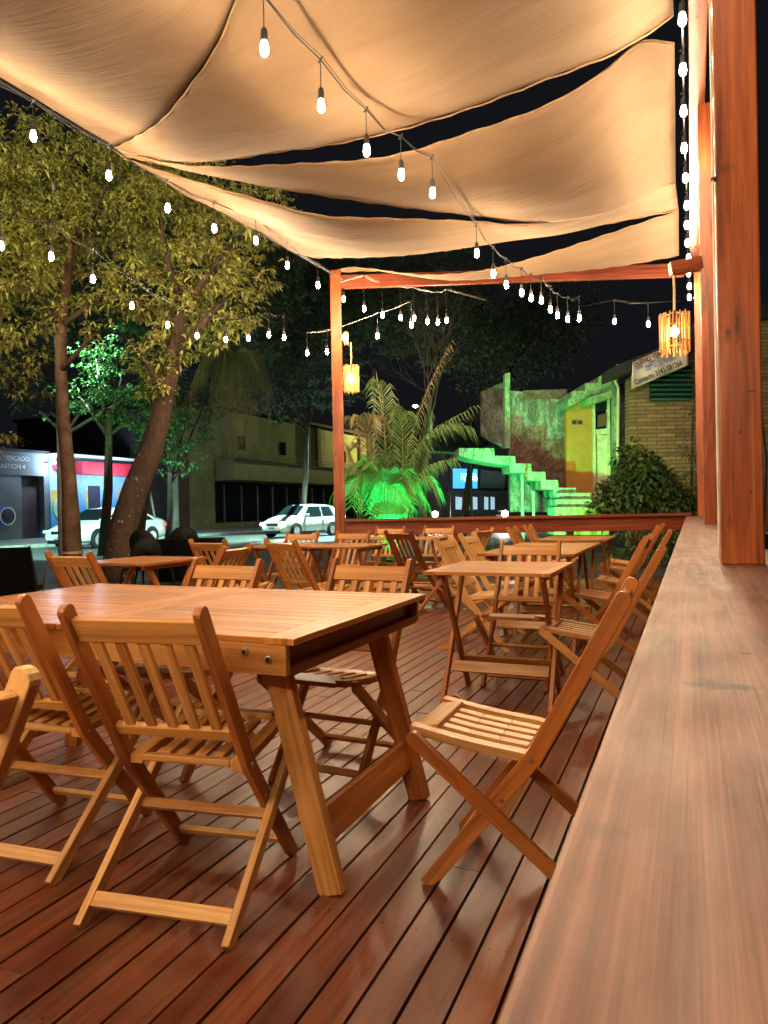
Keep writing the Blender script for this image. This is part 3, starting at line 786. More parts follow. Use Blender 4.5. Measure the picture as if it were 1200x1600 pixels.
# black cable hanging by the near post
m = MB(); m.tube([at(1176, 490, 2.9), at(1184, 600, 2.85), at(1196, 720, 2.8), at(1193, 800, 2.8), at(1190, 850, 2.8), at(1189, 905, 2.8)], .0075, 8)
tag(m.build('hanging_cable', M_BLACK), 'black cable hanging down behind the nearest post', 'cable')
m = MB(); c_ = at(1215, 880, 2.9); m.box(c_, (.16, .16, .25)); o = m.build('planter_box', M_BLACKP, bevel=.008)
tag(o, 'black box at the foot of the nearest post beyond the rail', 'box')

# ------------------------------------------------------------------ foliage
def leaf_mat(name, c0, c1, rough=.5, trans=.3):
    m, t, bs = nmat(name)
    g_ = N(t, 'ShaderNodeNewGeometry')
    c = ramp(t, g_.outputs['Random Per Island'], [(0, c0), (1, c1)])
    L(t, c, bs.inputs['Base Color']); bs.inputs['Roughness'].default_value = rough
    tr = N(t, 'ShaderNodeBsdfTranslucent'); L(t, c, tr.inputs[0]); mx = N(t, 'ShaderNodeMixShader'); mx.inputs[0].default_value = trans
    L(t, bs.outputs[0], mx.inputs[1]); L(t, tr.outputs[0], mx.inputs[2]); L(t, mx.outputs[0], t.nodes['Material Output'].inputs[0])
    return m
L_GOLD = leaf_mat('mango_leaf', (.13, .13, .03), (.56, .54, .15))
L_GREEN = leaf_mat('green_leaf', (.03, .07, .02), (.10, .19, .05))
L_DARK = leaf_mat('dark_leaf', (.035, .055, .02), (.10, .14, .05))
L_PALM = leaf_mat('palm_leaf', (.07, .13, .03), (.17, .26, .07), trans=.4)
L_DRY = leaf_mat('dry_palm_leaf', (.14, .12, .05), (.28, .24, .11), trans=.3)
def bark(name, a, b, sc=14):
    m, t, bs = nmat(name); tc = N(t, 'ShaderNodeTexCoord').outputs['Object']
    n1 = noise(t, mapping(t, tc, (1, 1, .25)), sc, 6, .7, .5); n2 = noise(t, tc, 4, 3)
    c = ramp(t, n1, [(.3, a), (.7, b)]); c = mixc(t, .6, c, ramp(t, n2, [(.3, (.6,) * 3), (.7, (1.2,) * 3)]), 'MULTIPLY')
    v = N(t, 'ShaderNodeTexVoronoi'); v.inputs['Scale'].default_value = 11; L(t, tc, v.inputs[0])
    n3 = noise(t, tc, 6, 3); vm = N(t, 'ShaderNodeMath', operation='MULTIPLY'); L(t, ramp(t, v.outputs['Distance'], [(.14, (.8,) * 3), (.3, (0,) * 3)]), vm.inputs[0]); L(t, ramp(t, n3, [(.5, (0,) * 3), (.6, (1,) * 3)]), vm.inputs[1])
    c = mixc(t, vm.outputs[0], c, (.34, .26, .19))
    L(t, c, bs.inputs['Base Color']); bs.inputs['Roughness'].default_value = .9; bump(t, bs, n1, .9, .02); return m
M_BARK = bark('rough_bark', (.024, .012, .008), (.075, .04, .025))
M_WRAP = plain('wrapped_burlap', (.12, .06, .036), .75, nscale=5, namt=.6, bmp=.8, bd=.02)
M_TWIG = plain('grey_twig', (.16, .13, .10), .9)

def rnd_unit():
    while 1:
        v = Vector((random.uniform(-1, 1), random.uniform(-1, 1), random.uniform(-1, 1)))
        if .05 < v.length < 1: return v
def add_leaf(m, p, d, ln, wd, droop=.4):
    """a folded, curving leaf of four quads"""
    d = d.normalized(); s = d.cross(z0)
    if s.length < .1: s = Vector((1, 0, 0))
    s = (s.normalized() + rnd_unit() * .35).normalized() * wd / 2
    a = p; b = p + d * ln * .5 - z0 * ln * .06; c = p + d * ln * .82 - z0 * ln * droop
    n_ = z0 * wd * .16
    m.add([a, b + s + n_, b, b - s + n_, c], [(0, 1, 2), (0, 2, 3), (2, 1, 4), (3, 2, 4)])
def cluster(m, c, r, n, ln, wd, droop=.45):
    for _ in range(n):
        d = rnd_unit(); d.z = d.z * .6 + .1
        p = c + d * r * random.uniform(.1, 1); dd = Vector((d.x, d.y, random.uniform(-.25, .45)))
        add_leaf(m, p, dd, ln * random.uniform(.7, 1.25), wd * random.uniform(.8, 1.2), random.uniform(.25, .55) * droop / .45)
def crown(name, parent, blobs, mat, n_per_m3, ln, wd, leaves=9, cr=.17):
    m = MB()
    for (c, R_) in blobs:
        c = Vector(c); n = max(4, int(4.19 * R_ ** 3 * n_per_m3))
        for _ in range(n):
            v = rnd_unit(); k = v.length; v = v / k * (k ** .6)
            v.z *= .75
            if random.random() < .12: continue
            cluster(m, c + v * R_, cr * random.uniform(.7, 1.3), leaves, ln, wd)
    return m.build(name, mat, parent, fix=False)

# tree 1: burlap-wrapped straight trunk; tree 2: dark sloping trunk
T1 = atz(112, 903, -.04); T2 = atz(183, 905, -.04)
TR1 = thing('street_tree', 'tree with a straight trunk wrapped in brown cloth at the far left', 'tree', T1)
def rel(o, pts): return [Vector(p) - o.location for p in pts]
Z1 = (T1 - CAM).dot(f0); Z2 = (T2 - CAM).dot(f0)
m = MB(); P_ = rel(TR1, [T1 - z0 * .1, at(114, 870, Z1), at(112, 820, Z1), at(107, 740, Z1), at(100, 660, Z1), at(95, 580, Z1), at(96, 510, Z1), at(103, 450, Z1), at(112, 380, Z1)])
m.tube(P_, [.185, .165, .15, .128, .112, .10, .10, .09, .05], 14, jitter=.12); m.build('trunk', M_WRAP, TR1, smooth=True)
m = MB(); q = P_[1]; m.tube([q + z0 * .06, q + z0 * .10], [.18, .18], 14); m.build('tie_band', M_ROPE, TR1)
m = MB()
for a, b, c in ((6, (40, 440), (10, 400)), (6, (150, 470), (190, 430)), (7, (60, 350), (30, 300)), (8, (150, 330), (170, 280)), (5, (130, 540), (165, 510))):
    m.tube([P_[a], at(*b, Z1 + random.uniform(-.6, .6)) - TR1.location, at(*c, Z1 + random.uniform(-1, 1)) - TR1.location], [.06, .035, .01], 7)
m.build('limb', M_BARK, TR1, smooth=True)
bl1 = [(10, 410, -.4, .9), (60, 380, .2, .9), (30, 480, -.2, .8), (120, 340, .6, .9), (20, 560, 0, .6), (45, 600, .2, .35), (60, 300, .4, .9), (-60, 450, .3, 1.0), (-40, 340, .5, 1.2), (140, 270, 1.2, .8), (40, 240, 1.2, 1.0), (-30, 700, .3, .35), (5, 690, .3, .22), (120, 440, .5, .7), (-70, 560, .2, .7)]
crown('crown', TR1, [(at(a, b, Z1 + dz) - TR1.location, R_) for a, b, dz, R_ in bl1], L_GOLD, 26, .18, .058, leaves=17, cr=.26)
TR2 = thing('street_tree', 'tree with a dark sloping speckled trunk beside the wrapped one', 'tree', T2)
m = MB(); P_ = rel(TR2, [T2 - z0 * .1, at(186, 870, Z2), at(194, 820, Z2), at(212, 762, Z2), at(236, 705, Z2), at(250, 655, Z2), at(259, 612, Z2), at(272, 560, Z2), at(285, 490, Z2), at(295, 420, Z2)])
m.tube(P_, [.29, .245, .23, .215, .195, .175, .155, .14, .10, .05], 16, jitter=.10); m.build('trunk', M_BARK, TR2, smooth=True)
m = MB()
for a, b, c in ((6, (225, 560), (190, 520)), (7, (320, 500), (370, 450)), (7, (230, 490), (200, 430)), (8, (330, 420), (370, 370)), (8, (260, 400), (250, 330))):
    m.tube([P_[a], at(*b, Z2 + random.uniform(-.6, .6)) - TR2.location, at(*c, Z2 + random.uniform(-1, 1)) - TR2.location], [.09, .05, .012], 7)
m.build('limb', M_BARK, TR2, smooth=True)
bl2 = [(250, 560, -.2, .55), (295, 530, .1, .6), (225, 600, 0, .35), (262, 600, -.3, .3), (340, 480, .3, .75), (380, 430, .6, .7), (300, 430, 0, .9), (230, 450, .2, .8), (350, 360, .7, .9), (260, 340, .8, .9), (200, 360, .6, .8), (180, 470, .3, .55), (395, 500, .8, .4), (310, 300, 1.3, .9), (220, 270, 1.5, .9), (410, 340, 1.4, .7), (160, 520, .2, .35)]
crown('crown', TR2, [(at(a, b, Z2 + dz) - TR2.location, R_) for a, b, dz, R_ in bl2], L_GOLD, 26, .18, .058, leaves=17, cr=.26)

def simple_tree(label, base, trunk_top, blobs, Z, mat, dens=14, ln=.2, wd=.07, tr=.16, cr=.28, leaves=10, name='background_tree'):
    b = Vector(base); t = thing(name, label, 'tree', b)
    m = MB(); tt = Vector(trunk_top); m.tube([Vector((0, 0, -.1)), (tt - b) * .5 + Vector((.1, 0, 0)), tt - b], [tr, tr * .75, tr * .45], 10, jitter=.1)
    for (a, c, dz, R_) in blobs[:5]:
        m.tube([(tt - b) * .85, at(a, c, Z + dz) - b], [tr * .4, .02], 6)
    m.build('trunk', M_BARK, t, smooth=True)
    crown('crown', t, [(at(a, c, Z + dz) - b, R_) for a, c, dz, R_ in blobs], mat, dens, ln, wd, leaves, cr)
    return t
simple_tree('green lit tree glowing between the two street tree trunks', atz(160, 868, -.14), at(170, 640, 17.5), [(150, 560, 0, .6), (190, 590, .3, .9), (170, 640, 0, .5), (225, 640, .5, .8), (125, 620, 0, .6), (205, 530, .5, .6), (250, 690, .8, .6), (260, 650, .5, .7)], 17.5, L_GREEN, dens=30, ln=.16, wd=.06, cr=.22)
simple_tree('small dark tree in front of the olive building corner', atz(262, 846, -.14), at(265, 740, 26), [(262, 690, 0, 1.1), (290, 660, .5, 1.2), (245, 730, 0, .7), (290, 720, 0, .8), (320, 630, 1, 1.1)], 26, L_GREEN, dens=10, ln=.22, wd=.09, cr=.3)
simple_tree('dark tall tree behind the far left corner post', atz(470, 835, -.14), at(480, 640, 30), [(430, 560, 0, 2.2), (480, 500, 1, 2.6), (440, 640, 0, 1.0), (510, 580, 0, 2.0), (400, 520, 1, 2.0), (540, 470, 1, 2.4), (470, 420, 2, 2.4), (560, 420, 2, 2.4), (425, 610, 0, 1.3), (620, 500, 3, 2.2)], 30, L_DARK, dens=3.2, ln=.34, wd=.14, cr=.5)
simple_tree('dark spreading tree above the green canopy roof', atz(720, 850, -.14), at(740, 640, 34), [(760, 560, 0, 2.4), (830, 530, 1, 2.6), (700, 530, 0, 2.0), (780, 480, 1, 2.6), (860, 490, 3, 2.6), (700, 450, 1, 2.4)], 34, L_DARK, dens=2.2, ln=.36, wd=.14, cr=.5)
simple_tree('broad dark tree filling the gap behind both street trees', atz(112, 850, -.14), at(100, 640, 23), [(40, 480, 0, 2.0), (120, 430, 1, 2.2), (220, 500, 0, 1.6), (300, 560, 0, 1.6), (0, 590, 0, 1.2), (60, 620, 0, .9), (330, 440, 1, 2.0), (200, 330, 2, 2.2), (380, 520, 1, 1.5), (20, 330, 2, 2.2), (400, 400, 1, 1.6), (430, 460, 1, 1.3)], 23, L_DARK, dens=6, ln=.30, wd=.12, cr=.42)
# bare tree
bt = thing('bare_tree', 'leafless tree with thin pale branches right of the corner post', 'tree', atz(665, 850, -.1)); m = MB()
def twig(p, d, ln, r, k):
    q = p + d * ln + rnd_unit() * ln * .12; m.tube([p, p.lerp(q, .5) + rnd_unit() * ln * .05, q], [r, r * .8, r * .6], 5, cap=False)
    if k > 0:
        for _ in range(4 if ln > 2 else 3 if k > 3 else 2): twig(q, (d + rnd_unit() * .75 + z0 * .1).normalized(), (1.1 if ln > 2 else ln * random.uniform(.62, .85)), r * .5, k - 1)
zb = (bt.location - CAM).dot(f0)
twig(Vector((0, 0, 0)), (at(665, 640, 19) - bt.location).normalized() , (at(665, 640, 19) - bt.location).length, .06, 6)
m.build('branches', M_TWIG, bt)

# palms
def frond(m, a, c, b, n, ll, sag=.5, wd=.03):
    """quadratic arc a-c-b with leaflets"""
    a, b, c = Vector(a), Vector(b), Vector(c); P = []
    for i in range(n + 1):
        t = i / n; P.append(a * (1 - t) ** 2 + c * 2 * t * (1 - t) + b * t * t)
    m.tube(P[::3] if len(P[::3]) > 2 else P, [.018 - .014 * k / len(P[::3]) for k in range(len(P[::3]))], 5, cap=False)
    for i in range(int(n * .16), n + 1):
        t = i / n; d = (P[min(i + 1, n)] - P[max(i - 1, 0)]).normalized(); s = d.cross(z0)
        if s.length < .15: s = CR.copy()
        s.normalize(); ln = ll * (math.sin(min(1, t * 1.15) * PI * .8) * .7 + .35)
        for q in (-1, 1):
            v = (s * q * .8 + d * .75 + z0 * random.uniform(-.1, .25)).normalized(); w_ = d * wd / 2
            mid = P[i] + v * ln * .55; tip = P[i] + v * ln - z0 * ln * sag * random.uniform(.6, 1.3)
            m.add([P[i] - w_ * .6, P[i] + w_ * .6, mid + w_, mid - w_, tip], [(0, 1, 2, 3), (3, 2, 4)])
PZ = 12.6; pb = at(612, 838, PZ); pb.z = -.02
palm = thing('areca_palm', 'bushy palm lit bright green beyond the far left corner of the deck', 'palm', pb)
m = MB()
for k in range(9):
    a = 2 * PI * k / 9; o = Vector((math.cos(a) * .12, math.sin(a) * .12, 0)); m.tube([o, o * 1.6 + z0 * .5, o * 2.4 + z0 * 1.0], [.035, .028, .018], 7)
m.build('stems', L_PALM, palm)
fr_list = [((560, 740), (548, 700), 0), ((578, 700), (552, 655), -.4), ((600, 650), (590, 600), .2), ((640, 690), (700, 545), .3), ((650, 700), (728, 668), -.2), ((640, 720), (735, 640), .4), ((575, 690), (590, 655), -.6), ((650, 740), (668, 655), .3), ((610, 690), (640, 650), 0),
           ((590, 760), (545, 760), -.5), ((570, 750), (550, 790), -.6), ((640, 760), (700, 720), 0), ((620, 740), (665, 790), -.6), ((590, 740), (580, 725), -.8), ((630, 700), (620, 640), -.3), ((645, 760), (680, 760), -.3), ((565, 770), (560, 730), .4), ((615, 770), (610, 735), -.9), ((600, 760), (640, 790), -.9), ((580, 735), (525, 770), .3)]
for (c_, e_, dz) in fr_list:
    m = MB(); s0 = Vector((random.uniform(-.15, .15), random.uniform(-.15, .15), .45))
    cc = at(*c_, PZ + dz * .6) - pb; ee = at(*e_, PZ + dz) - pb
    cc = cc + (cc - (s0 + ee) * .5) * .9
    frond(m, s0, cc, ee, 46, .42, .75, .028); m.build('frond', L_DRY if e_ in ((700, 545), (552, 655), (590, 655), (548, 700)) else L_PALM, palm, fix=False)
m = MB(); frond(m, (0, 0, .4), at(607, 660, PZ) - pb, at(583, 560, PZ) - pb, 10, .06, 0, .03); m.build('spear', L_DRY, palm, fix=False)
# fan leaves low in front of the palm
fb = at(612, 812, 12.0)
for k in range(3):
    m = MB(); c = at(606 + (k - 1) * 12, 804, 12.0 - .1 * (k % 2)) - pb; n_ = 15
    for i in range(n_):
        a = PI * (.0 + i / (n_ - 1)); d = r0 * math.cos(a) + z0 * (math.sin(a) * .9 + .1); s = (r0 * -math.sin(a) + z0 * math.cos(a)) * .016
        ln = .22 + .12 * math.sin(a)
        m.add([c, c + d * ln * .6 + s, c + d * ln - f0 * .05, c + d * ln * .6 - s], [(0, 1, 2, 3)])
    m.build('fan_leaf', L_PALM, palm, fix=False)
# hanging fronds behind tree 2
hb = atz(215, 868, -.1); hp = thing('tall_palm', 'tall palm with drooping grey green fronds hanging below the gold crown', 'palm', hb); m = MB()
hz = (hb - CAM).dot(f0); m.tube([Vector((0, 0, 0)), at(225, 780, hz) - hb, at(255, 680, hz) - hb, at(310, 600, hz) - hb, at(362, 562, hz) - hb], [.14, .13, .12, .11, .09], 10); 
m.build('trunk', M_BARK, hp, smooth=True)
for (c_, e_) in (((345, 560), (330, 640)), ((365, 540), (368, 700)), ((385, 550), (395, 690)), ((350, 545), (345, 650)), ((395, 545), (425, 620)), ((375, 545), (380, 705)), ((340, 530), (300, 600))):
    m = MB(); frond(m, at(362, 565, hz) - hb, at(*c_, hz - .3) - hb + z0 * .6, at(*e_, hz - .5) - hb, 80, .5, 1.7, .016); m.build('frond', L_DRY, hp, fix=False)

def bush(label, px, py, Z, blobs, mat=L_GREEN, ln=.17, wd=.06, dens=110, name='shrub', zb=-.04):
    b = at(px, py, Z); b.z = zb; t = thing(name, label, 'shrub', b)
    m = MB()
    for (a, c, dz, R_) in blobs[:6]:
        m.tube([Vector((random.uniform(-.1, .1), 0, 0)), at(a, c, Z + dz) - b], [.02, .008], 5)
    m.build('stem', M_BARK, t)
    m = MB()
    for (a, c, dz, R_) in blobs:
        cc = at(a, c, Z + dz) - b
        for _ in range(int(4.19 * R_ ** 3 * dens) + 6):
            v = rnd_unit(); k = v.length; v = v / k * k ** .5 * R_; d = v.normalized() + z0 * .2 + rnd_unit() * .4
            add_leaf(m, cc + v, d, ln * random.uniform(.6, 1.2), wd * random.uniform(.7, 1.2), random.uniform(.2, .6))
    m.build('foliage', mat, t, fix=False); return t
bush('large leafy dark green bush in front of the brick house', 990, 830, 13.6, [(985, 770, 0, .42), (1015, 760, .2, .45), (960, 775, -.1, .33), (1000, 735, 0, .36), (1035, 790, .1, .4), (975, 715, .2, .2), (985, 700, .2, .14), (1060, 795, .3, .35), (945, 795, 0, .25)], ln=.20, wd=.09, dens=2200)
bush('tangle of climbing leaves beside the brick wall behind the right posts', 1076, 830, 14.2, [(1080, 760, 0, .3), (1084, 700, 0, .22), (1082, 640, 0, .16), (1086, 800, 0, .35), (1086, 590, 0, .14)], ln=.12, wd=.05, dens=1400, mat=L_DARK)
bush('low green shrub showing under the far rail at the right corner', 1000, 860, 12.6, [(990, 850, 0, .3), (1030, 850, 0, .3), (1060, 850, 0, .3), (960, 855, 0, .25)], ln=.13, wd=.05, dens=1300)
bush('low bright green plant under the middle of the far rail', 750, 850, 12.3, [(740, 842, 0, .16), (760, 852, 0, .16), (775, 860, 0, .14)], ln=.14, wd=.045, dens=800)
bush('low green plant under the far rail near the dark red chair', 640, 900, 11.4, [(640, 900, 0, .18), (670, 905, 0, .18), (610, 905, 0, .15), (660, 880, .3, .12)], ln=.12, wd=.045, dens=700)

# ------------------------------------------------------------------ buildings
def corrug(name, col, scale=10, axis=1):
    m, t, bs = nmat(name); tc = N(t, 'ShaderNodeTexCoord').outputs['Object']
    w_ = N(t, 'ShaderNodeTexWave'); w_.bands_direction = 'XYZ'[axis]; w_.inputs['Scale'].default_value = scale; L(t, tc, w_.inputs[0])
    n1 = noise(t, tc, 1.2, 5); c = ramp(t, n1, [(.3, tuple(x * .7 for x in col)), (.7, col)])
    c = mixc(t, .35, c, ramp(t, w_.outputs['Fac'], [(.1, (.45,) * 3), (.4, (1,) * 3)]), 'MULTIPLY')
    L(t, c, bs.inputs['Base Color']); bs.inputs['Roughness'].default_value = .6; bump(t, bs, w_.outputs['Fac'], .8, .03); return m
M_OLIVE = plain('olive_plaster', (.30, .26, .11), .85, nscale=.8, namt=.3)
M_OLIVECOR = corrug('olive_cladding', (.32, .28, .13), 9, 1)
M_GLASS, _t, _b = nmat('dark_glass'); _b.inputs['Base Color'].default_value = (.012, .016, .022, 1); _b.inputs['Roughness'].default_value = .06; _b.inputs['Specular IOR Level'].default_value = .8
M_GREYW = plain('grey_plaster', (.15, .16, .18), .85, nscale=.7, namt=.3)
M_SHUT = corrug('grey_shutter', (.15, .17, .18), 6, 1)
M_DARKDOOR = plain('dark_door', (.06, .035, .04), .7, nscale=2)
M_RED = plain('red_awning', (.55, .02, .05), .6, nscale=3)
M_CYAN = plain('light_blue_paint', (.25, .55, .75), .7, nscale=2)
M_WHITE = plain('white_paint', (.75, .78, .78), .6, nscale=3, namt=.1)
M_BLUE = plain('blue_paint', (.03, .16, .55), .6)
M_INK = plain('dark_ink', (.02, .025, .06), .7)
M_REDBRN = plain('red_brown_wall', (.13, .06, .05), .85, nscale=1.5)
M_POLE = plain('pole_concrete', (.30, .30, .27), .8, nscale=6)
M_BDARK = plain('dark_facade', (.035, .033, .04), .85, nscale=.8, namt=.4)

def bbox(m, x0, x1, y0, y1, z0_, z1, mi=0):
    m.box(((x0 + x1) / 2, (y0 + y1) / 2, (z0_ + z1) / 2), (abs(x1 - x0), abs(y1 - y0), abs(z1 - z0_)), mi); return m
def part(name, mat, t, boxes, bevel=0):
    m = MB()
    for b in boxes:
        b = list(b); b[0] -= t.location.x; b[1] -= t.location.x; b[2] -= t.location.y; b[3] -= t.location.y; b[4] -= t.location.z; b[5] -= t.location.z
        bbox(m, *b)
    return m.build(name, mat, t, bevel=bevel)
FX = -29.0
# olive building
OB = thing('olive_building', 'olive coloured shop building with a ribbed canopy and dark glass front', 'building', (FX, 37, 0))
part('wall', M_OLIVE, OB, [(-40, FX, 36.2, 38.8, -.1, 8.2), (-40, FX - .02, 38.8, 75, 4.5, 8.0), (-40, FX - 1.2, 38.8, 75, -.1, 4.5), (FX - 1.2, FX - .05, 38.8, 75, -.1, .35)])
part('roof', M_BDARK, OB, [(-40.3, FX + .2, 36.0, 75.2, 8.2, 8.4)])
part('canopy', M_OLIVECOR, OB, [(FX, FX + 1.5, 38.9, 74, 3.2, 4.6)])
part('gutter', M_DARKMET, OB, [(FX + 1.5, FX + 1.58, 39, 74, 4.5, 4.62)])
part('fascia', M_DARKMET, OB, [(FX - 1.18, FX - 1.1, 39, 74, 3.0, 3.2)])
y = 39.2
while y < 74:
    part('shop_window', M_GLASS, OB, [(FX - 1.12, FX - 1.05, y, y + 1.95, .36, 3.0)])
    part('mullion', M_POLE, OB, [(FX - 1.1, FX - .98, y + 1.97, y + 2.06, .35, 3.0)]); y += 2.1
for yy in (41.5, 47.0, 57.5):
    w_ = part('window', M_GLASS, OB, [(FX - .02, FX + .03, yy, yy + .9, 5.4, 6.4)])
for yy in (50.8, 52.6, 61, 63): part('column', M_REDBRN, OB, [(FX, FX + .3, yy, yy + .55, 4.62, 8.0)])
part('railing', M_DARKMET, OB, [(FX + 1.3, FX + 1.34, 46, 60, 5.0, 5.05), (FX + 1.3, FX + 1.34, 46, 60, 4.8, 4.84)])
# reddish wall and dark house between
RB = thing('dark_house', 'dark unlit house front between the red awning shop and the olive building', 'building', (FX, 31.4, 0))
part('wall', M_BDARK, RB, [(-38, FX - .1, 31.2, 34.3, -.1, 6.8)])
part('side_wall', M_REDBRN, RB, [(-38, FX, 34.3, 36.15, -.1, 5.0)])
part('door', M_DARKDOOR, RB, [(FX - .1, FX - .04, 32.4, 33.5, .1, 2.4)])
part('notice_board', M_WHITE, RB, [(FX - .1, FX - .02, 31.6, 32.1, 1.6, 2.6)])
part('roof', M_BDARK, RB, [(-38.2, FX + .1, 31.1, 36.2, 6.8, 7.0)])
# shop with the red awning and painted wall
def mural_mat():
    m, t, bs = nmat('painted_wall'); tc = N(t, 'ShaderNodeTexCoord').outputs['Object']
    sp = N(t, 'ShaderNodeSeparateXYZ'); L(t, tc, sp.inputs[0])
    mr = N(t, 'ShaderNodeMapRange'); mr.inputs['From Min'].default_value = 0; mr.inputs['From Max'].default_value = 3.2; L(t, sp.outputs[2], mr.inputs[0])
    c1 = ramp(t, mr.outputs[0], [(0, (.03, .12, .55)), (.25, (.05, .30, .70)), (.42, (.05, .55, .25)), (.58, (.62, .62, .08)), (.70, (.80, .35, .06)), (.76, (.30, .60, .78)), (1, (.28, .60, .80))])
    c2 = ramp(t, mr.outputs[0], [(0, (.03, .10, .45)), (.4, (.05, .28, .65)), (.7, (.22, .50, .75)), (1, (.3, .62, .82))])
    ck = N(t, 'ShaderNodeTexNoise'); ck.inputs['Scale'].default_value = .9; L(t, mapping(t, tc, (0, 1, 0)), ck.inputs[0])
    f_ = ramp(t, ck.outputs['Fac'], [(.46, (0,) * 3), (.5, (1,) * 3)])
    c = mixc(t, f_, c1, c2); n1 = noise(t, tc, 5, 5, .7)
    c = mixc(t, ramp(t, n1, [(.55, (0,) * 3), (.62, (.5,) * 3)]), c, (.02, .12, .4))
    L(t, c, bs.inputs['Base Color']); bs.inputs['Roughness'].default_value = .6; return m
SB = thing('corner_shop', 'brightly lit shop with a red awning over a blue and rainbow painted wall', 'building', (FX, 25.6, 0))
part('wall', mural_mat(), SB, [(-36, FX, 25.6, 31.15, 0, 3.2)])
part('upper_wall', M_CYAN, SB, [(-36, FX - .01, 25.6, 31.15, 3.2, 4.0)])
part('awning', M_RED, SB, [(FX, FX + .7, 27.0, 31.1, 3.15, 3.8), (FX, FX + .3, 25.75, 26.5, 3.35, 3.8)])
part('roof', M_WHITE, SB, [(-36, FX + .8, 25.55, 31.16, 4.0, 4.12)])
part('poster', M_INK, SB, [(FX, FX + .03, 28.0, 28.8, .9, 2.6)]); part('poster', M_CYAN, SB, [(FX, FX + .04, 29.0, 29.5, 1.2, 2.4)])
part('price_board', plain('yellow_board', (.8, .6, .05), .6), SB, [(FX + .04, FX + .06, 29.1, 29.4, 1.5, 1.85)])
part('downpipe', M_DARKMET, SB, [(FX, FX + .08, 26.55, 26.63, .2, 3.2)])
def ring_(cx, y, z, R_, w_, t, mat, name='ring'):
    m = MB(); n = 28; vs = []
    for k in range(n):
        a = 2 * PI * k / n
        for rr, xx in ((R_, 0), (R_ - w_, 0), (R_ - w_, .03), (R_, .03)): vs.append((cx + xx - t.location.x, y + math.cos(a) * rr - t.location.y, z + math.sin(a) * rr))
    fs = []
    for k in range(n):
        k2 = (k + 1) % n
        for q in range(4): q2 = (q + 1) % 4; fs.append((k * 4 + q, k2 * 4 + q, k2 * 4 + q2, k * 4 + q2))
    m.add(vs, fs); return m.build(name, mat, t)
em = ring_(FX + .01, 26.5, 1.45, .72, .07, SB, M_WHITE, 'emblem'); ring_(FX + .01, 26.5, 1.45, .62, .04, SB, M_WHITE, 'emblem_ring'); ring_(FX + .01, 26.5, 1.45, .28, .05, SB, M_INK, 'emblem_core')
for k, ch in enumerate('MALAB'):
    a = math.radians(150 - k * 22); text(ch, .26, (FX + .03, 26.5 + math.cos(a) * .45 - .06, 1.45 + math.sin(a) * .42), (0, 1, 0), (0, 0, 1), M_INK, SB)
lp = at(80, 723, 37.0)
t = thing('wall_floodlight', 'small bright bluish floodlight on the corner of the painted shop', 'lamp', (FX + .55, 25.3, 3.63))
m = MB(); m.box((-.28, 0, .05), (.5, .06, .06)); m.build('arm', M_DARKMET, t)
m = MB(); m.lathe([(.05, -.06), (.13, -.03), (.14, .05), (.04, .1)], (0, 0, 0), 12); m.build('bulb', emis('cool_glow', (.55, .8, 1.0), 260), t)
lamp('shop_light', 'POINT', (FX + 1.6, 26.9, 3.5), 70, (.55, .75, 1.0), t, size=.2)
lamp('shop_light', 'POINT', (FX + 1.9, 29.0, 3.0), 210, (.65, .8, 1.0), t, size=.3)
# grey building at the left edge
GB = thing('grey_building', 'grey shuttered building with a dark gateway at the left edge', 'building', (FX, 15, 0))
part('wall', M_GREYW, GB, [(-38, FX, 8, 25.5, 3.0, 4.1), (FX - .3, FX, 25.25, 25.5, 0, 3.0)])
part('shutter', M_SHUT, GB, [(-38, FX - .1, 8, 24.05, 0, 3.0)])
part('gateway', M_DARKDOOR, GB, [(-38, FX - .5, 24.05, 25.25, 0, 3.0)])
part('roof', M_BDARK, GB, [(-38, FX + .1, 8, 25.52, 4.1, 4.22)])
wp = part('wall_panel', M_BLUE, GB, [(FX - .1, FX - .04, 21.0, 23.05, .55, 1.55)])
ring_(FX - .03, 23.22, 1.08, .42, .05, GB, M_WHITE, 'emblem'); ring_(FX - .03, 23.22, 1.08, .32, .04, GB, M_INK, 'emblem_ring'); ring_(FX - .03, 23.22, 1.08, .2, .04, GB, M_INK, 'emblem_core')
M_LET = plain('pale_lettering', (.6, .62, .66), .6)
text('REGIONAL DEL MERCADO', .30, (FX + .005, 24.45, 3.68), (0, 1, 0), (0, 0, 1), M_LET, GB, align='RIGHT')
text('EL CASTION 4', .30, (FX + .005, 24.2, 3.30), (0, 1, 0), (0, 0, 1), M_LET, GB, align='RIGHT')
# more dark fronts further along the street
fb_ = thing('row_house', 'unlit dark building closing the far side of the street', 'building', (FX, 76, 0))
part('wall', M_BDARK, fb_, [(-40, FX + 1, 76, 120, -.1, 7)]); part('window', M_GLASS, fb_, [(FX + 1, FX + 1.05, 80, 84, 1, 3)]); part('roof', M_BDARK, fb_, [(-40, FX + 1.2, 75.8, 120.2, 7, 7.2)])

# helper: upright slab seen nearly square on, outline given in photo pixels at depth Z, with real thickness
def up_prism(m, pix, Z, th, mi=0): 
    P = [at(a, b, Z) for a, b in pix]; m.prism(P, f0 * th, mi)
def partp(name, mat, t, pix, Z, th, bevel=0):
    m = MB(); P = [at(a, b, Z) - t.location for a, b in pix]; m.prism(P, f0 * th); return m.build(name, mat, t, bevel=bevel)
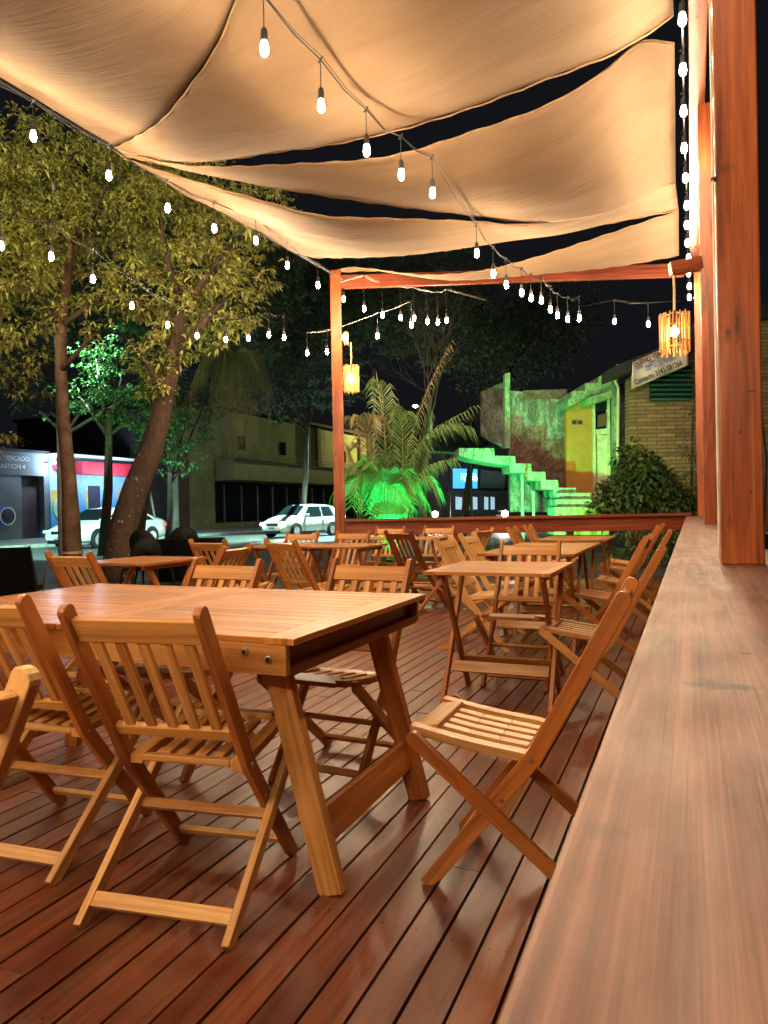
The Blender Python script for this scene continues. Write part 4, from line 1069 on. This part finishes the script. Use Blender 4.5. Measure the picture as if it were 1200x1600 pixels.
# far shop with a blue lit panel, seen under the green roof
SF = thing('far_shop', 'far shop with a lit blue sign panel above its windows', 'building', at(740, 812, 42))
partp('wall', M_BDARK, SF, [(660, 828), (850, 826), (850, 700), (660, 700)], 42, 6)
pn = partp('sign_panel', emis('blue_sign', (.06, .42, .85), 1.0), SF, [(708, 763), (746, 763), (746, 733), (708, 732)], 41.8, .15)
partp('sign_panel', plain('grey_panel', (.10, .12, .18), .5), SF, [(751, 763), (788, 764), (790, 738), (752, 733)], 41.8, .15)
text('FITUSA', .5, at(720, 749, 41.78), r0, z0, emis('sign_letter', (.7, .9, 1), 1.6), SF, sx=.62)
text('deportes', .22, at(725, 752, 41.78), r0, z0, emis('sign_letter_small', (.7, .9, 1), 1.3), SF)
for (a, b) in ((712, 722), (724, 736), (739, 746), (757, 763), (767, 773)): partp('window', emis('shop_window_glow', (.35, .55, .7), .55), SF, [(a, 796), (b, 796), (b, 777), (a, 776)], 41.8, .1)
partp('roof', M_BDARK, SF, [(655, 700), (855, 700), (855, 696), (655, 696)], 41.6, 7)
partp('canopy', M_BDARK, SF, [(700, 770), (800, 770), (800, 767), (700, 766)], 40.6, 1.2)
# green slatted roof
GR = thing('canopy_roof', 'dark green corrugated roof over a parking bay left of the staircase', 'roof', at(720, 700, 26))
m = MB(); A, B, C_, D_ = at(650, 706, 22), at(735, 712, 22), at(775, 676, 30), at(700, 668, 30)
m.prism([p - GR.location for p in (A, B, C_, D_)], (0, 0, .07)); m.build('roof_sheet', corrug('green_sheet', (.05, .16, .12), 3, 0), GR)
m = MB()
for a, b in ((A, D_), (B, C_), (A.lerp(B, .5), D_.lerp(C_, .5))): m.bar(a - GR.location - z0 * .07, b - GR.location - z0 * .07, .1, .1)
m.build('rafter', M_DARKMET, GR)
for p in (A, B, D_): m = MB(); q = p - GR.location; m.tube([q, Vector((q.x, q.y, -p.z + q.z))], .05, 6); m.build('support', M_DARKMET, GR)

# staircase building group (about 17 m off, square to the view)
def stained(name, base, dark, amt, scale=(1, 1, .35)):
    m, t, bs = nmat(name); tc = N(t, 'ShaderNodeTexCoord').outputs['Object']
    n1 = noise(t, mapping(t, tc, scale), 5.5, 8, .8, .4); n2 = noise(t, tc, 14, 5, .7)
    c = mixc(t, ramp(t, n1, [(.5 - amt * .2, (0,) * 3), (.56, (1,) * 3)]), base, dark)
    c = mixc(t, .7, c, ramp(t, n2, [(.35, (.45,) * 3), (.6, (1.15,) * 3)]), 'MULTIPLY')
    L(t, c, bs.inputs['Base Color']); bs.inputs['Roughness'].default_value = .9; bump(t, bs, n2, .5, .02); return m
M_STAIN = stained('stained_white_wall', (.36, .40, .36), (.12, .12, .10), .5)
M_SCAR = stained('bare_red_wall', (.13, .06, .05), (.22, .15, .13), .2, (1, 1, 1))
M_ORANGE = plain('orange_paint', (.50, .22, .045), .8, nscale=1.2, namt=.15)
M_STAIR = stained('worn_stair_paint', (.36, .55, .36), (.18, .26, .16), .1)
M_CREAM = plain('cream_paint', (.62, .58, .42), .7)
M_TRIM = stained('green_white_trim', (.34, .52, .32), (.18, .27, .17), .1)
HZ = 17.0
WL = thing('stained_wall', 'tall mould stained white wall with a bare red stepped patch behind the stairs', 'wall', at(840, 800, HZ + 1.6))
partp('plaster', M_STAIN, WL, [(797, 800), (885, 800), (885, 624), (868, 624), (868, 618), (797, 610)], HZ + 1.5, .25)
partp('bare_patch', M_SCAR, WL, [(798, 720), (800, 676), (812, 690), (845, 690), (848, 704), (862, 704), (864, 716), (884, 716), (884, 800), (840, 770), (812, 745)], HZ + 1.47, .05)
partp('coping', M_SCAR, WL, [(818, 624), (886, 622), (886, 608), (818, 610)], HZ + 1.45, .3)
partp('side_pillar', M_TRIM, WL, [(789, 700), (797, 700), (797, 582), (789, 584)], HZ + 1.4, .3)
partp('side_wall', M_STAIN, WL, [(752, 680), (789, 700), (789, 596), (752, 612)], HZ + 2.6, .25)
ST = thing('exterior_staircase', 'green lit concrete staircase climbing left above the far rail', 'staircase', at(850, 800, HZ))
# lower flight: stepped slab, one polygon extruded a metre deep
up = [(717, 700)]
steps = [(772, 700), (773, 712), (797, 712), (805, 713), (806, 724), (830, 724), (831, 737), (852, 737), (853, 750), (872, 750), (873, 762), (884, 762), (900, 762), (901, 770), (925, 770)]
lower = [(925, 790), (888, 787), (887, 776), (866, 775), (865, 765), (845, 764), (844, 751), (822, 750), (820, 738), (797, 738), (795, 727), (772, 724), (735, 718), (717, 712)]
partp('lower_flight', M_STAIR, ST, up + steps + lower, HZ, 1.1, bevel=.01)
m = MB()
for k, (xl, xr, yt, yb) in enumerate(((866, 952, 792, 806), (868, 945, 780, 792), (870, 925, 770, 780))):
    P = [at(a, b, HZ - .55 + k * .18) - ST.location for a, b in ((xl, yb + (30 if k == 0 else 0)), (xr, yb + (30 if k == 0 else 0)), (xr, yt), (xl, yt))]; m.prism(P, f0 * (.7))
m.build('bottom_steps', M_STAIR, ST, bevel=.012)
partp('upper_flight', M_TRIM, ST, [(886, 638), (922, 618), (948, 612), (966, 600), (966, 572), (958, 578), (936, 588), (934, 598), (915, 598), (914, 610), (894, 611), (892, 622), (888, 622)], HZ + .3, 1.2, bevel=.01)
OH = thing('orange_house', 'orange house front with a narrow cream door under the upper stairs', 'house', at(925, 800, HZ + .8))
partp('wall', M_ORANGE, OH, [(885, 800), (929, 800), (927, 622), (920, 618), (885, 638)], HZ + .9, .25)
partp('vent', M_INK, OH, [(894, 663), (901, 663), (901, 657), (894, 657)], HZ + .88, .05); partp('vent', M_INK, OH, [(903, 663), (910, 663), (910, 657), (903, 657)], HZ + .88, .05)
df = partp('door_frame', M_CREAM, OH, [(928, 800), (932, 800), (930, 632), (927, 632)], HZ + .82, .15)
partp('door_frame', M_CREAM, OH, [(950, 800), (955, 800), (953, 622), (950, 622)], HZ + .80, .15)
dr = partp('door', M_CREAM, OH, [(933, 800), (950, 800), (950, 680), (932, 680)], HZ + .9, .06)
partp('door_panel', M_REDBRN, OH, [(934, 690 - 22), (949, 688 - 24), (949, 645), (934, 649)], HZ + .88, .04)
partp('transom', M_CREAM, OH, [(931, 680), (951, 678), (951, 669), (931, 671)], HZ + .86, .08)
partp('transom_window', M_GLASS, OH, [(932, 642), (950, 640), (950, 626), (932, 630)], HZ + .88, .04)
partp('lintel', M_TRIM, OH, [(921, 632), (964, 618), (966, 600), (948, 612), (921, 620)], HZ + .2, .8)
partp('corner_column', M_TRIM, OH, [(960, 800), (967, 800), (966, 600), (959, 600)], HZ + .1, .2)
partp('side_wall', M_STAIN, OH, [(967, 800), (984, 800), (982, 600), (967, 600)], HZ + .5, .3)
m = MB(); m.tube([at(966, 570, HZ) - OH.location, at(958, 590, HZ) - OH.location, at(966, 605, HZ) - OH.location, at(965, 720, HZ) - OH.location], .035, 6); m.build('drain_pipe', M_WHITE, OH)
# brick house
def brick_mat():
    m, t, bs = nmat('tan_brick'); tc = N(t, 'ShaderNodeUVMap'); tc.uv_map = 'UVMap'
    b = N(t, 'ShaderNodeTexBrick'); L(t, tc.outputs[0], b.inputs[0]); b.inputs['Scale'].default_value = 1.0
    b.inputs['Brick Width'].default_value = .42; b.inputs['Row Height'].default_value = .085; b.inputs['Mortar Size'].default_value = .009; b.inputs['Bias'].default_value = -.1
    b.inputs['Color1'].default_value = (.34, .28, .15, 1); b.inputs['Color2'].default_value = (.17, .13, .075, 1); b.inputs['Mortar'].default_value = (.09, .075, .05, 1)
    ob = N(t, 'ShaderNodeTexCoord').outputs['Object']
    sp = N(t, 'ShaderNodeSeparateXYZ'); L(t, ob, sp.inputs[0]); n1 = noise(t, mapping(t, ob, (1, 1, 2.2)), 1.1, 6, .7)
    mth = N(t, 'ShaderNodeMath', operation='MULTIPLY_ADD'); L(t, n1, mth.inputs[0]); mth.inputs[1].default_value = 3.0; 
    mr = N(t, 'ShaderNodeMath', operation='MULTIPLY'); L(t, sp.outputs[2], mr.inputs[0]); mr.inputs[1].default_value = -1.0; L(t, mr.outputs[0], mth.inputs[2])
    f_ = ramp(t, mth.outputs[0], [(.35, (0,) * 3), (.75, (.75,) * 3)])
    c = mixc(t, f_, b.outputs['Color'], (.20, .07, .04)); n2 = noise(t, ob, 9, 5, .7)
    c = mixc(t, .5, c, ramp(t, n2, [(.3, (.5,) * 3), (.7, (1.2,) * 3)]), 'MULTIPLY')
    L(t, c, bs.inputs['Base Color']); bs.inputs['Roughness'].default_value = .9; bump(t, bs, b.outputs['Fac'], -.6, .01); return m
BZ = 15.6
BH = thing('brick_house', 'tan brick house with a slatted dark window behind the bush', 'house', at(1035, 838, BZ))
m = MB()
P = [at(a, b, BZ) for a, b in ((984, 845), (1300, 845), (1300, 470), (1084, 520), (984, 590))]
u = [((p - P[0]).dot(r0), p.z) for p in P]
P2 = [p - BH.location for p in P]; off = f0 * .3
m.add(P2 + [p + off for p in P2], [(0, 1, 2, 3, 4), (9, 8, 7, 6, 5)] + [(i, i + 5, (i + 1) % 5 + 5, (i + 1) % 5) for i in range(5)], [u, u[::-1]] + [[u[i], u[i], u[(i + 1) % 5], u[(i + 1) % 5]] for i in range(5)])
m.build('wall', brick_mat(), BH)
wf = partp('window', M_GLASS, BH, [(1016, 627), (1082, 626), (1082, 572), (1016, 590)], BZ - .06, .08)
m = MB(); k = 578
while k < 628:
    P = [at(a, b, BZ - .1) - BH.location for a, b in ((1016, k + 3.2), (1082, k + 3), (1082, k), (1016, k + .3))]
    m.prism([P[0], P[1], P[2] + f0 * -.05, P[3] + f0 * -.05], f0 * .02); k += 7.4
m.build('window_slats', plain('dark_green_slat', (.03, .16, .13), .5), BH)
partp('eave', M_BDARK, BH, [(960, 590), (1090, 540), (1090, 520), (960, 572)], BZ - .5, .9)
partp('roof', M_BDARK, BH, [(1084, 520), (1320, 470), (1320, 440), (1084, 505)], BZ - .4, 1.2)
partp('base_course', M_REDBRN, BH, [(984, 860), (1300, 860), (1300, 845), (984, 845)], BZ - .03, .3)
# sale banner
BN = thing('sale_banner', 'white sale banner with red and black writing hung above the brick house window', 'banner', at(1030, 590, BZ - .62))
def bilin(u, v):    # corners of the cloth in the photo
    a, b, c, d = at(987, 608, BZ - .62), at(1074, 571, BZ - .62), at(1074, 528, BZ - .62), at(988, 566, BZ - .62)
    p = (a * (1 - u) + b * u) * (1 - v) + (d * (1 - u) + c * u) * v
    return p + f0 * (.03 * math.sin(u * 11) + .02 * math.sin(v * 5 + u * 4))
m = MB(); nu, nv = 28, 6; vs = [bilin(i / nu, j / nv) - BN.location for j in range(nv + 1) for i in range(nu + 1)]
m.add(vs, [(j * (nu + 1) + i, j * (nu + 1) + i + 1, (j + 1) * (nu + 1) + i + 1, (j + 1) * (nu + 1) + i) for j in range(nv) for i in range(nu)])
o = m.build('cloth', plain('banner_vinyl', (.74, .72, .66), .5, nscale=2, namt=.06, bmp=0), BN, smooth=True, fix=False); s_ = o.modifiers.new('s', 'SOLIDIFY'); s_.thickness = .004
bx = (at(1074, 571, BZ) - at(987, 608, BZ)); by = z0
M_MAROON = plain('maroon_ink', (.16, .01, .02), .6, bmp=0)
for (s_, sz, u, v, mt, sx) in (('DUEÑO VENDE ESTA PROP.', .155, .02, .77, M_MAROON, .72), ('LOCAL   +  COMERCIAL  +  CASA HABITACION', .075, .06, .65, M_BLUE, .72), ('TERRENO DE 325 MTS', .075, .22, .54, M_BLUE, .85), ('LUZ - AGUA - TITULO', .07, .24, .43, M_BLUE, 1.0), ('Contacto 3743-581266', .155, .06, .10, M_INK, .74)):
    text(s_, sz, bilin(u, v) - f0 * .06, bx, by, mt, BN, sx=sx, ext=.002)

# ------------------------------------------------------------------ poles and street lamps
def street_lamp(label, x, y, hgt, arm, energy, color, spot=140, glow=60, tgt=None, r=.09, headz=0):
    t = thing('street_lamp', label, 'street lamp', (x, y, -.1))
    m = MB(); m.tube([(0, 0, 0), (0, 0, hgt)], [r * 1.3, r * .8], 10); m.build('pole', M_POLE, t, smooth=True)
    a = Vector((arm[0], arm[1], 0)); m = MB(); m.tube([(0, 0, hgt - .3), a * .4 + z0 * (hgt + .1), a + z0 * hgt], [.04, .035, .03], 8); m.build('arm', M_DARKMET, t)
    d = a.normalized(); m = MB(); m.bar(a + z0 * hgt - d * .1, a + z0 * (hgt + .02) + d * .5, .26, .1); m.build('head', M_DARKMET, t, bevel=.02)
    m = MB(); m.lathe([(.03, -.14), (.12, -.11), (.15, -.05), (.1, -.03)], a + z0 * hgt + d * .25, 12); m.build('diffuser', emis('street_glow', color, glow), t, smooth=True)
    p = t.location + a + z0 * (hgt - .3) + d * .25
    lamp('street_light', 'SPOT', p, energy, color, t, target=tgt or (p - z0 * 5), size=.15, spot=spot)
    return t
TEAL = (.48, 1.0, .82)
street_lamp('thin lamp added out of sight in the gold crowns to light the parked sedan', -11.0, 9.95, 7.6, (-1.6, 1.2), 15000, TEAL, 52, 0, r=.05, tgt=(-18.3, 18.8, 0))  # added lamp, kept hidden, brightens the sedan and road
pl = at(653, 637, 44)
street_lamp('distant street lamp shining pale green above the palm', pl.x, pl.y + 2.4, pl.z + .2, (0, -2.6), 900, TEAL, 120, 900, r=.1)
yc = 34.0; 
t = thing('utility_pole', 'concrete utility pole behind the parked sedan with an angled stay', 'pole', (-22.75, 27.3, -.1))
m = MB(); m.tube([(0, 0, 0), (0, 0, 8.4)], [.19, .13], 12); m.build('pole', M_POLE, t, smooth=True)
m = MB(); m.box((0, 0, 8.0), (1.8, .1, .1)); m.build('crossarm', M_POLE, t)
m = MB(); m.tube([(-.25, -.9, 0), (-.1, -1.6, 2.3)], .05, 6); m.build('stay', M_POLE, t)
street_lamp('yellowish lamp added to light the upper olive wall', -23.4, 64, 8.6, (-2.4, -1.5), 1500, (.95, .95, .35), 170, 0, tgt=(-29, 57, 6.2))  # added lamp with a dark diffuser, only brightens the olive wall
street_lamp('lamp added over the road to light the hatchback', -13.6, 30.5, 7.8, (-1.4, 0), 17000, TEAL, 80, 0, r=.07, tgt=(-16.5, 29, 0))  # added lamp, there to brighten the hatchback
# ------------------------------------------------------------------ green floodlights on stakes
def flood(label, p, tgt, energy, color, spot=100):
    t = thing('garden_floodlight', label, 'floodlight', p, 0, 'green garden floodlights')
    d = (Vector(tgt) - Vector(p)).normalized()
    m = MB(); m.tube([(0, 0, -.15), (0, 0, .02)], .012, 6); m.build('stake', M_DARKMET, t)
    m = MB(); m.lathe([(.03, 0), (.06, .05), (.065, .07)], (0, 0, .02), 10); m.build('housing', M_DARKMET, t)
    lamp('green_light', 'SPOT', Vector(p) + z0 * .12 + d * .1, energy, color, t, target=tgt, size=.06, spot=spot, blend=.8)
GRN = (.02, 1.0, .28); GRN2 = (.25, 1.0, .35)
q = at(608, 830, 11.95); q.z = .14; flood('green floodlight at the foot of the palm', q, at(612, 740, 12.7), 520, GRN, 120)
q = at(775, 850, 14.4); q.z = .14; flood('green floodlight aimed at the staircase from the left', q, at(815, 745, 18), 900, (.04, 1.0, .30), 74)
q = at(900, 850, 14.6); q.z = .14; flood('yellow green floodlight below the bottom steps', q, at(915, 740, 17), 230, (.45, 1.0, .06), 110)
q = at(190, 880, 15.6); q.z = -.0; flood('green floodlight under the tree between the two trunks', q, at(180, 600, 17.3), 600, GRN2, 70)
q = at(735, 868, 12.0); q.z = .1; flood('green floodlight low under the far rail', q, at(690, 860, 12.2), 40, GRN, 150)

# ------------------------------------------------------------------ cars
M_CAR = plain('white_car_paint', (.80, .83, .80), .28, nscale=1, namt=.03, bmp=0, coat=.8)
M_TYRE = plain('tyre_rubber', (.012, .012, .013), .8)
M_RIM = plain('silver_rim', (.62, .63, .65), .35, metal=.7)
M_TAIL = emis('tail_lens', (.7, .03, .04), .6)
M_HEADOFF = plain('lamp_glass', (.55, .6, .62), .1, bmp=0)
M_HEADON = emis('headlight_glow', (1, .97, .85), 90)
def car(label, loc, deg, prof, ln, wid, wheels, wr, hatch=False, lights=False):
    """x forward. prof = list of (x, z_bottom, z_belt, z_top, half_width, half_width_top, cabin)"""
    t = thing('parked_car' if not lights else 'moving_car', label, 'car', loc, math.radians(deg))
    rings = []
    for (x, zb, zs, zt, hw, hwt) in prof:
        rings.append([(x, 0, zb), (x, hw * .86, zb), (x, hw * .97, zb + .1), (x, hw, (zb + zs) * .5), (x, hw * .985, zs - .04), (x, hw * .93, zs), (x, hwt, zt), (x, hwt * .55, zt + .02), (x, 0, zt + .025)])
    m = MB(); vs = []; n = len(rings[0])
    for r_ in rings:
        full = r_ + [(a, -b, c) for a, b, c in reversed(r_[1:-1])]; vs += full
    k = len(vs) // len(rings)
    fs = [(i * k + j, i * k + (j + 1) % k, (i + 1) * k + (j + 1) % k, (i + 1) * k + j) for i in range(len(rings) - 1) for j in range(k)]
    fs += [tuple(range(k)), tuple(range(len(vs) - k, len(vs)))]
    m.add(vs, fs); o = m.build('body', M_CAR, t, smooth=True, bevel=.012)
    return t, rings
def car_details(t, ln2, wid, wheels, wr, cabin, zbelt, zroof, lights, plate=True, front=None):
    hw = wid / 2
    xb, xrb, xrf, xf = cabin                # rear base, roof rear, roof front, windscreen base
    # side glass both sides
    for s in (-1, 1):
        mid = (xrb + xrf) / 2 
        def yy(z): return s * (hw * .93 + (hw * .70 - hw * .93) * (z - zbelt) / (zroof - zbelt) + .03)
        za = zbelt + .03; zt = zroof - .07
        for (a0, a1, b0, b1) in ((xb + .32, mid - .05, xrb + .16, mid - .05), (mid + .03, xf - .30, mid + .03, xrf - .02)):
            m = MB(); m.prism([(a0, yy(za), za), (a1, yy(za), za), (b1, yy(zt), zt), (b0, yy(zt), zt)], (0, s * .012, 0)); m.build('side_window', M_GLASS, t)
        m = MB(); m.box((xf - .42, s * (hw + .07), zbelt + .09), (.12, .2, .13)); m.build('mirror', M_CAR, t, bevel=.03)
        m = MB(); m.box((mid, s * (hw + .003), zbelt - .14), (.14, .03, .03)); m.build('door_handle', M_CAR, t, bevel=.006)
        m = MB(); m.box((mid - .01, s * (hw * .997), .55), (.012, .012, .62)); m.box((xf - .35, s * (hw * .997), .55), (.012, .012, .62)); m.box(((mid + xf) / 2 - .1, s * (hw * .96), .245), (1.7, .03, .06)); m.build('door_seam', M_BLACK, t)
        for wx in wheels:
            w_ = MB(); w_.lathe([(wr + .055, -.01), (wr + .055, .0)], (wx, s * (hw + .0), wr + .02), 26, axis='y')
            w_.build('wheel_arch', M_BLACK, t)
            w_ = MB(); w_.lathe([(wr * .7, -.09), (wr * .97, -.09), (wr, -.05), (wr, .05), (wr * .95, .09), (wr * .66, .10), (wr * .62, .06)], (wx, s * (hw - .06), wr), 26, axis='y'); ty = w_.build('wheel', M_TYRE, t)
            r_ = MB()
            yo = s * (hw + .03)
            r_.lathe([(wr * .66, 0), (wr * .66, -.02 * s), (wr * .58, -.03 * s)], (wx, yo, wr), 24, axis='y')
            r_.lathe([(wr * .14, -.02), (wr * .14, .01), (.01, .015)], (wx, yo, wr), 12, axis='y')
            for q in range(9):
                a = 2 * PI * q / 9; d = Vector((math.cos(a), 0, math.sin(a))); r_.bar(Vector((wx, yo, wr)) + d * wr * .1, Vector((wx, yo, wr)) + d * wr * .62, .045, .02, Vector((-d.z, 0, d.x)), w1=.07)
            r_.build('rim', M_RIM, ty, bevel=.004)
    # screens
    for (x0_, x1_, nm) in ((xf, xrf, 'windscreen'), (xb, xrb, 'rear_window')):
        za = zbelt + .03; zt = zroof - .045; f1 = (za - zbelt) / (zroof - zbelt); f2 = (zt - zbelt) / (zroof - zbelt)
        xa = x0_ + (x1_ - x0_) * f1; xt = x0_ + (x1_ - x0_) * f2; e = .05 if x0_ > x1_ else -.05
        m = MB(); m.prism([(xa + e, -hw * .80, za + .03), (xa + e, hw * .80, za + .03), (xt + e, hw * .62, zt + .01), (xt + e, -hw * .62, zt + .01)], (e, 0, .012)); m.build(nm, M_GLASS, t)
    xfr = ln2
    m = MB(); m.box((xfr - .02, 0, .60), (.05, wid * .44, .10)); m.build('grille', M_BLACK, t, bevel=.01)
    m = MB(); m.box((xfr - .0, 0, .27), (.05, wid * .62, .13)); m.build('lower_intake', M_BLACK, t, bevel=.01)
    m = MB(); m.box((xfr + .02, 0, .44), (.02, .46, .11)); pl_ = m.build('number_plate', M_WHITE, t)
    m = MB()
    for q in range(6): m.box((xfr + .034, -.15 + q * .06, .44), (.004, .035, .055))
    m.build('plate_characters', M_INK, pl_)
    for s in (-1, 1):
        m = MB(); m.box((xfr - .09, s * wid * .355, .63), (.22, .30, .12), rz=-s * .35); m.build('headlight', M_HEADON if lights else M_HEADOFF, t, bevel=.04)
        m = MB(); m.box((-ln2 + .05, s * wid * .40, .78), (.08, .28, .16)); m.build('tail_light', M_TAIL, t, bevel=.02)
# sedan: stations from rear to front
sd = [(-2.30, .42, .78, .82, .72, .60), (-2.22, .30, .92, .99, .84, .66), (-1.90, .24, .96, 1.06, .88, .66), (-1.55, .22, .97, 1.16, .89, .64), (-1.0, .20, .97, 1.38, .89, .62), (-.55, .20, .96, 1.44, .89, .62), (0, .20, .95, 1.455, .89, .62), (.35, .20, .94, 1.43, .89, .62), (.75, .20, .93, 1.25, .89, .63), (1.15, .20, .91, 1.02, .89, .66), (1.35, .21, .89, .95, .88, .70), (1.8, .22, .80, .86, .87, .66), (2.12, .24, .68, .74, .82, .58), (2.28, .30, .58, .62, .70, .5)]
t, _ = car('white four door sedan parked at the kerb behind the tree trunks', (-20.35, 20.6, -.135), -90 + 4, sd, 4.6, 1.78, (-1.38, 1.35), .33)
t.rotation_euler.z = math.radians(-90)
car_details(t, 2.30, 1.78, (-1.38, 1.35), .325, (-1.85, -1.0, .35, 1.2), .95, 1.44, False)
hb_ = [(-1.92, .40, .80, .95, .74, .60), (-1.84, .28, .92, 1.10, .82, .60), (-1.55, .22, .95, 1.38, .83, .58), (-1.1, .20, .94, 1.46, .83, .58), (-.5, .20, .93, 1.49, .83, .58), (.0, .20, .92, 1.48, .83, .58), (.25, .20, .92, 1.43, .83, .58), (.6, .20, .91, 1.22, .83, .60), (.95, .20, .90, 1.02, .83, .62), (1.15, .21, .88, .96, .82, .64), (1.55, .23, .80, .87, .80, .6), (1.8, .26, .70, .76, .76, .55), (1.93, .32, .62, .66, .66, .48)]
t, _ = car('white hatchback with headlights on driving towards the deck', (-16.75, 29.0, -.135), -104, hb_, 3.9, 1.66, (-1.2, 1.22), .30, lights=True)
car_details(t, 1.93, 1.66, (-1.2, 1.22), .30, (-1.72, -1.35, .25, 1.0), .92, 1.48, True)
for s in (-1, 1): 
    lamp('headlight_beam', 'SPOT', Vector((-17.2 + s * .58, 26.8, .52)), 60, (1, .97, .85), t and None, target=(-19 + s * .6, 19, -.1), size=.06, spot=60)
# far motorcycle with its light on, and a second headlight
def motorcycle(label, px, py, Z):
    b = at(px, py, Z); b.z = -.13; t = thing('motorcycle', label, 'motorcycle', b, YAW + math.radians(8))
    for y_ in (-.62, .62):
        m = MB(); m.lathe([(.24, -.05), (.30, -.04), (.30, .04), (.24, .05)], (0, y_, .30), 20, axis='x'); m.build('wheel', M_TYRE, t)
    m = MB(); m.tube([(0, -.60, .3), (0, -.45, .75), (0, -.35, .98)], .035, 8); m.tube([(0, -.4, .7), (0, .1, .45), (0, .6, .32)], .04, 8); m.build('frame', M_DARKMET, t)
    m = MB(); m.lathe([(.05, -.3), (.15, -.2), (.16, .05), (.06, .15)], (0, -.05, .75), 12, axis='y'); m.build('fuel_tank', M_DARKMET, t)
    m = MB(); m.box((0, .35, .80), (.24, .65, .1)); m.build('seat', M_BLACK, t, bevel=.03)
    m = MB(); m.tube([(-.34, -.3, 1.02), (0, -.38, 1.0), (.34, -.3, 1.02)], .018, 6); m.build('handlebar', M_DARKMET, t)
    m = MB(); m.lathe([(.08, .06), (.15, 0), (.14, -.05), (.02, -.07)], (0, -.48, .88), 12, axis='y'); m.build('headlight', emis('moto_glow', (1, .95, .8), 300), t)
    return t
motorcycle('distant motorcycle with a lit headlamp right of the palm', 677, 803, 38)
motorcycle('distant motorcycle with a bright headlamp below the staircase', 784, 800, 34)
# thin posts under the stairs
for (px, lab) in ((817, 'thin pale post under the stairs, left of the pair'), (834, 'thin pale post under the stairs, right of the pair')):
    p = at(px, 820, 16.6); b = Vector((p.x, p.y, -.05)); t = thing('support_post', lab, 'post', b); q = at(px, 742 if px < 830 else 768, 16.6)
    m = MB(); m.tube([(0, 0, 0), (0, 0, q.z - b.z)], .035, 8); m.build('shaft', M_POLE, t)
    m = MB(); m.box((0, 0, .03), (.12, .12, .06)); m.build('foot', M_POLE, t)
# overhead wires across the street
for k, (a, b) in enumerate((((-60, 700 - 20), (560, 715)),)):
    pass
# added lamps out of view behind the viewer, lighting near furniture and trees
c_ = (-1.9, -2.4, 1.9)
s6 = [Vector((-4.6 + k * .42, -1.15 - .1 * math.sin(k), 2.15 + .05 * math.cos(k * 2))) for k in range(12)]
festoon('string of bulbs added behind the viewer to light the near chairs', s6, drop=.25)  # added bulbs for front light on legs and stretchers
street_lamp('warm yellow lamp added behind the viewer to light the street trees', -11.5, -3.5, 6.6, (.8, 1.0), 5000, (1.0, .90, .46), 44, 0, tgt=(-9.2, 10, 7.4))  # unseen lamp added to brighten the tree crowns
lantern(c_, 'bamboo lantern added unseen behind the viewer at the left', 2.6, R_=.118, h=.33)  # unseen lantern added for warm light from behind
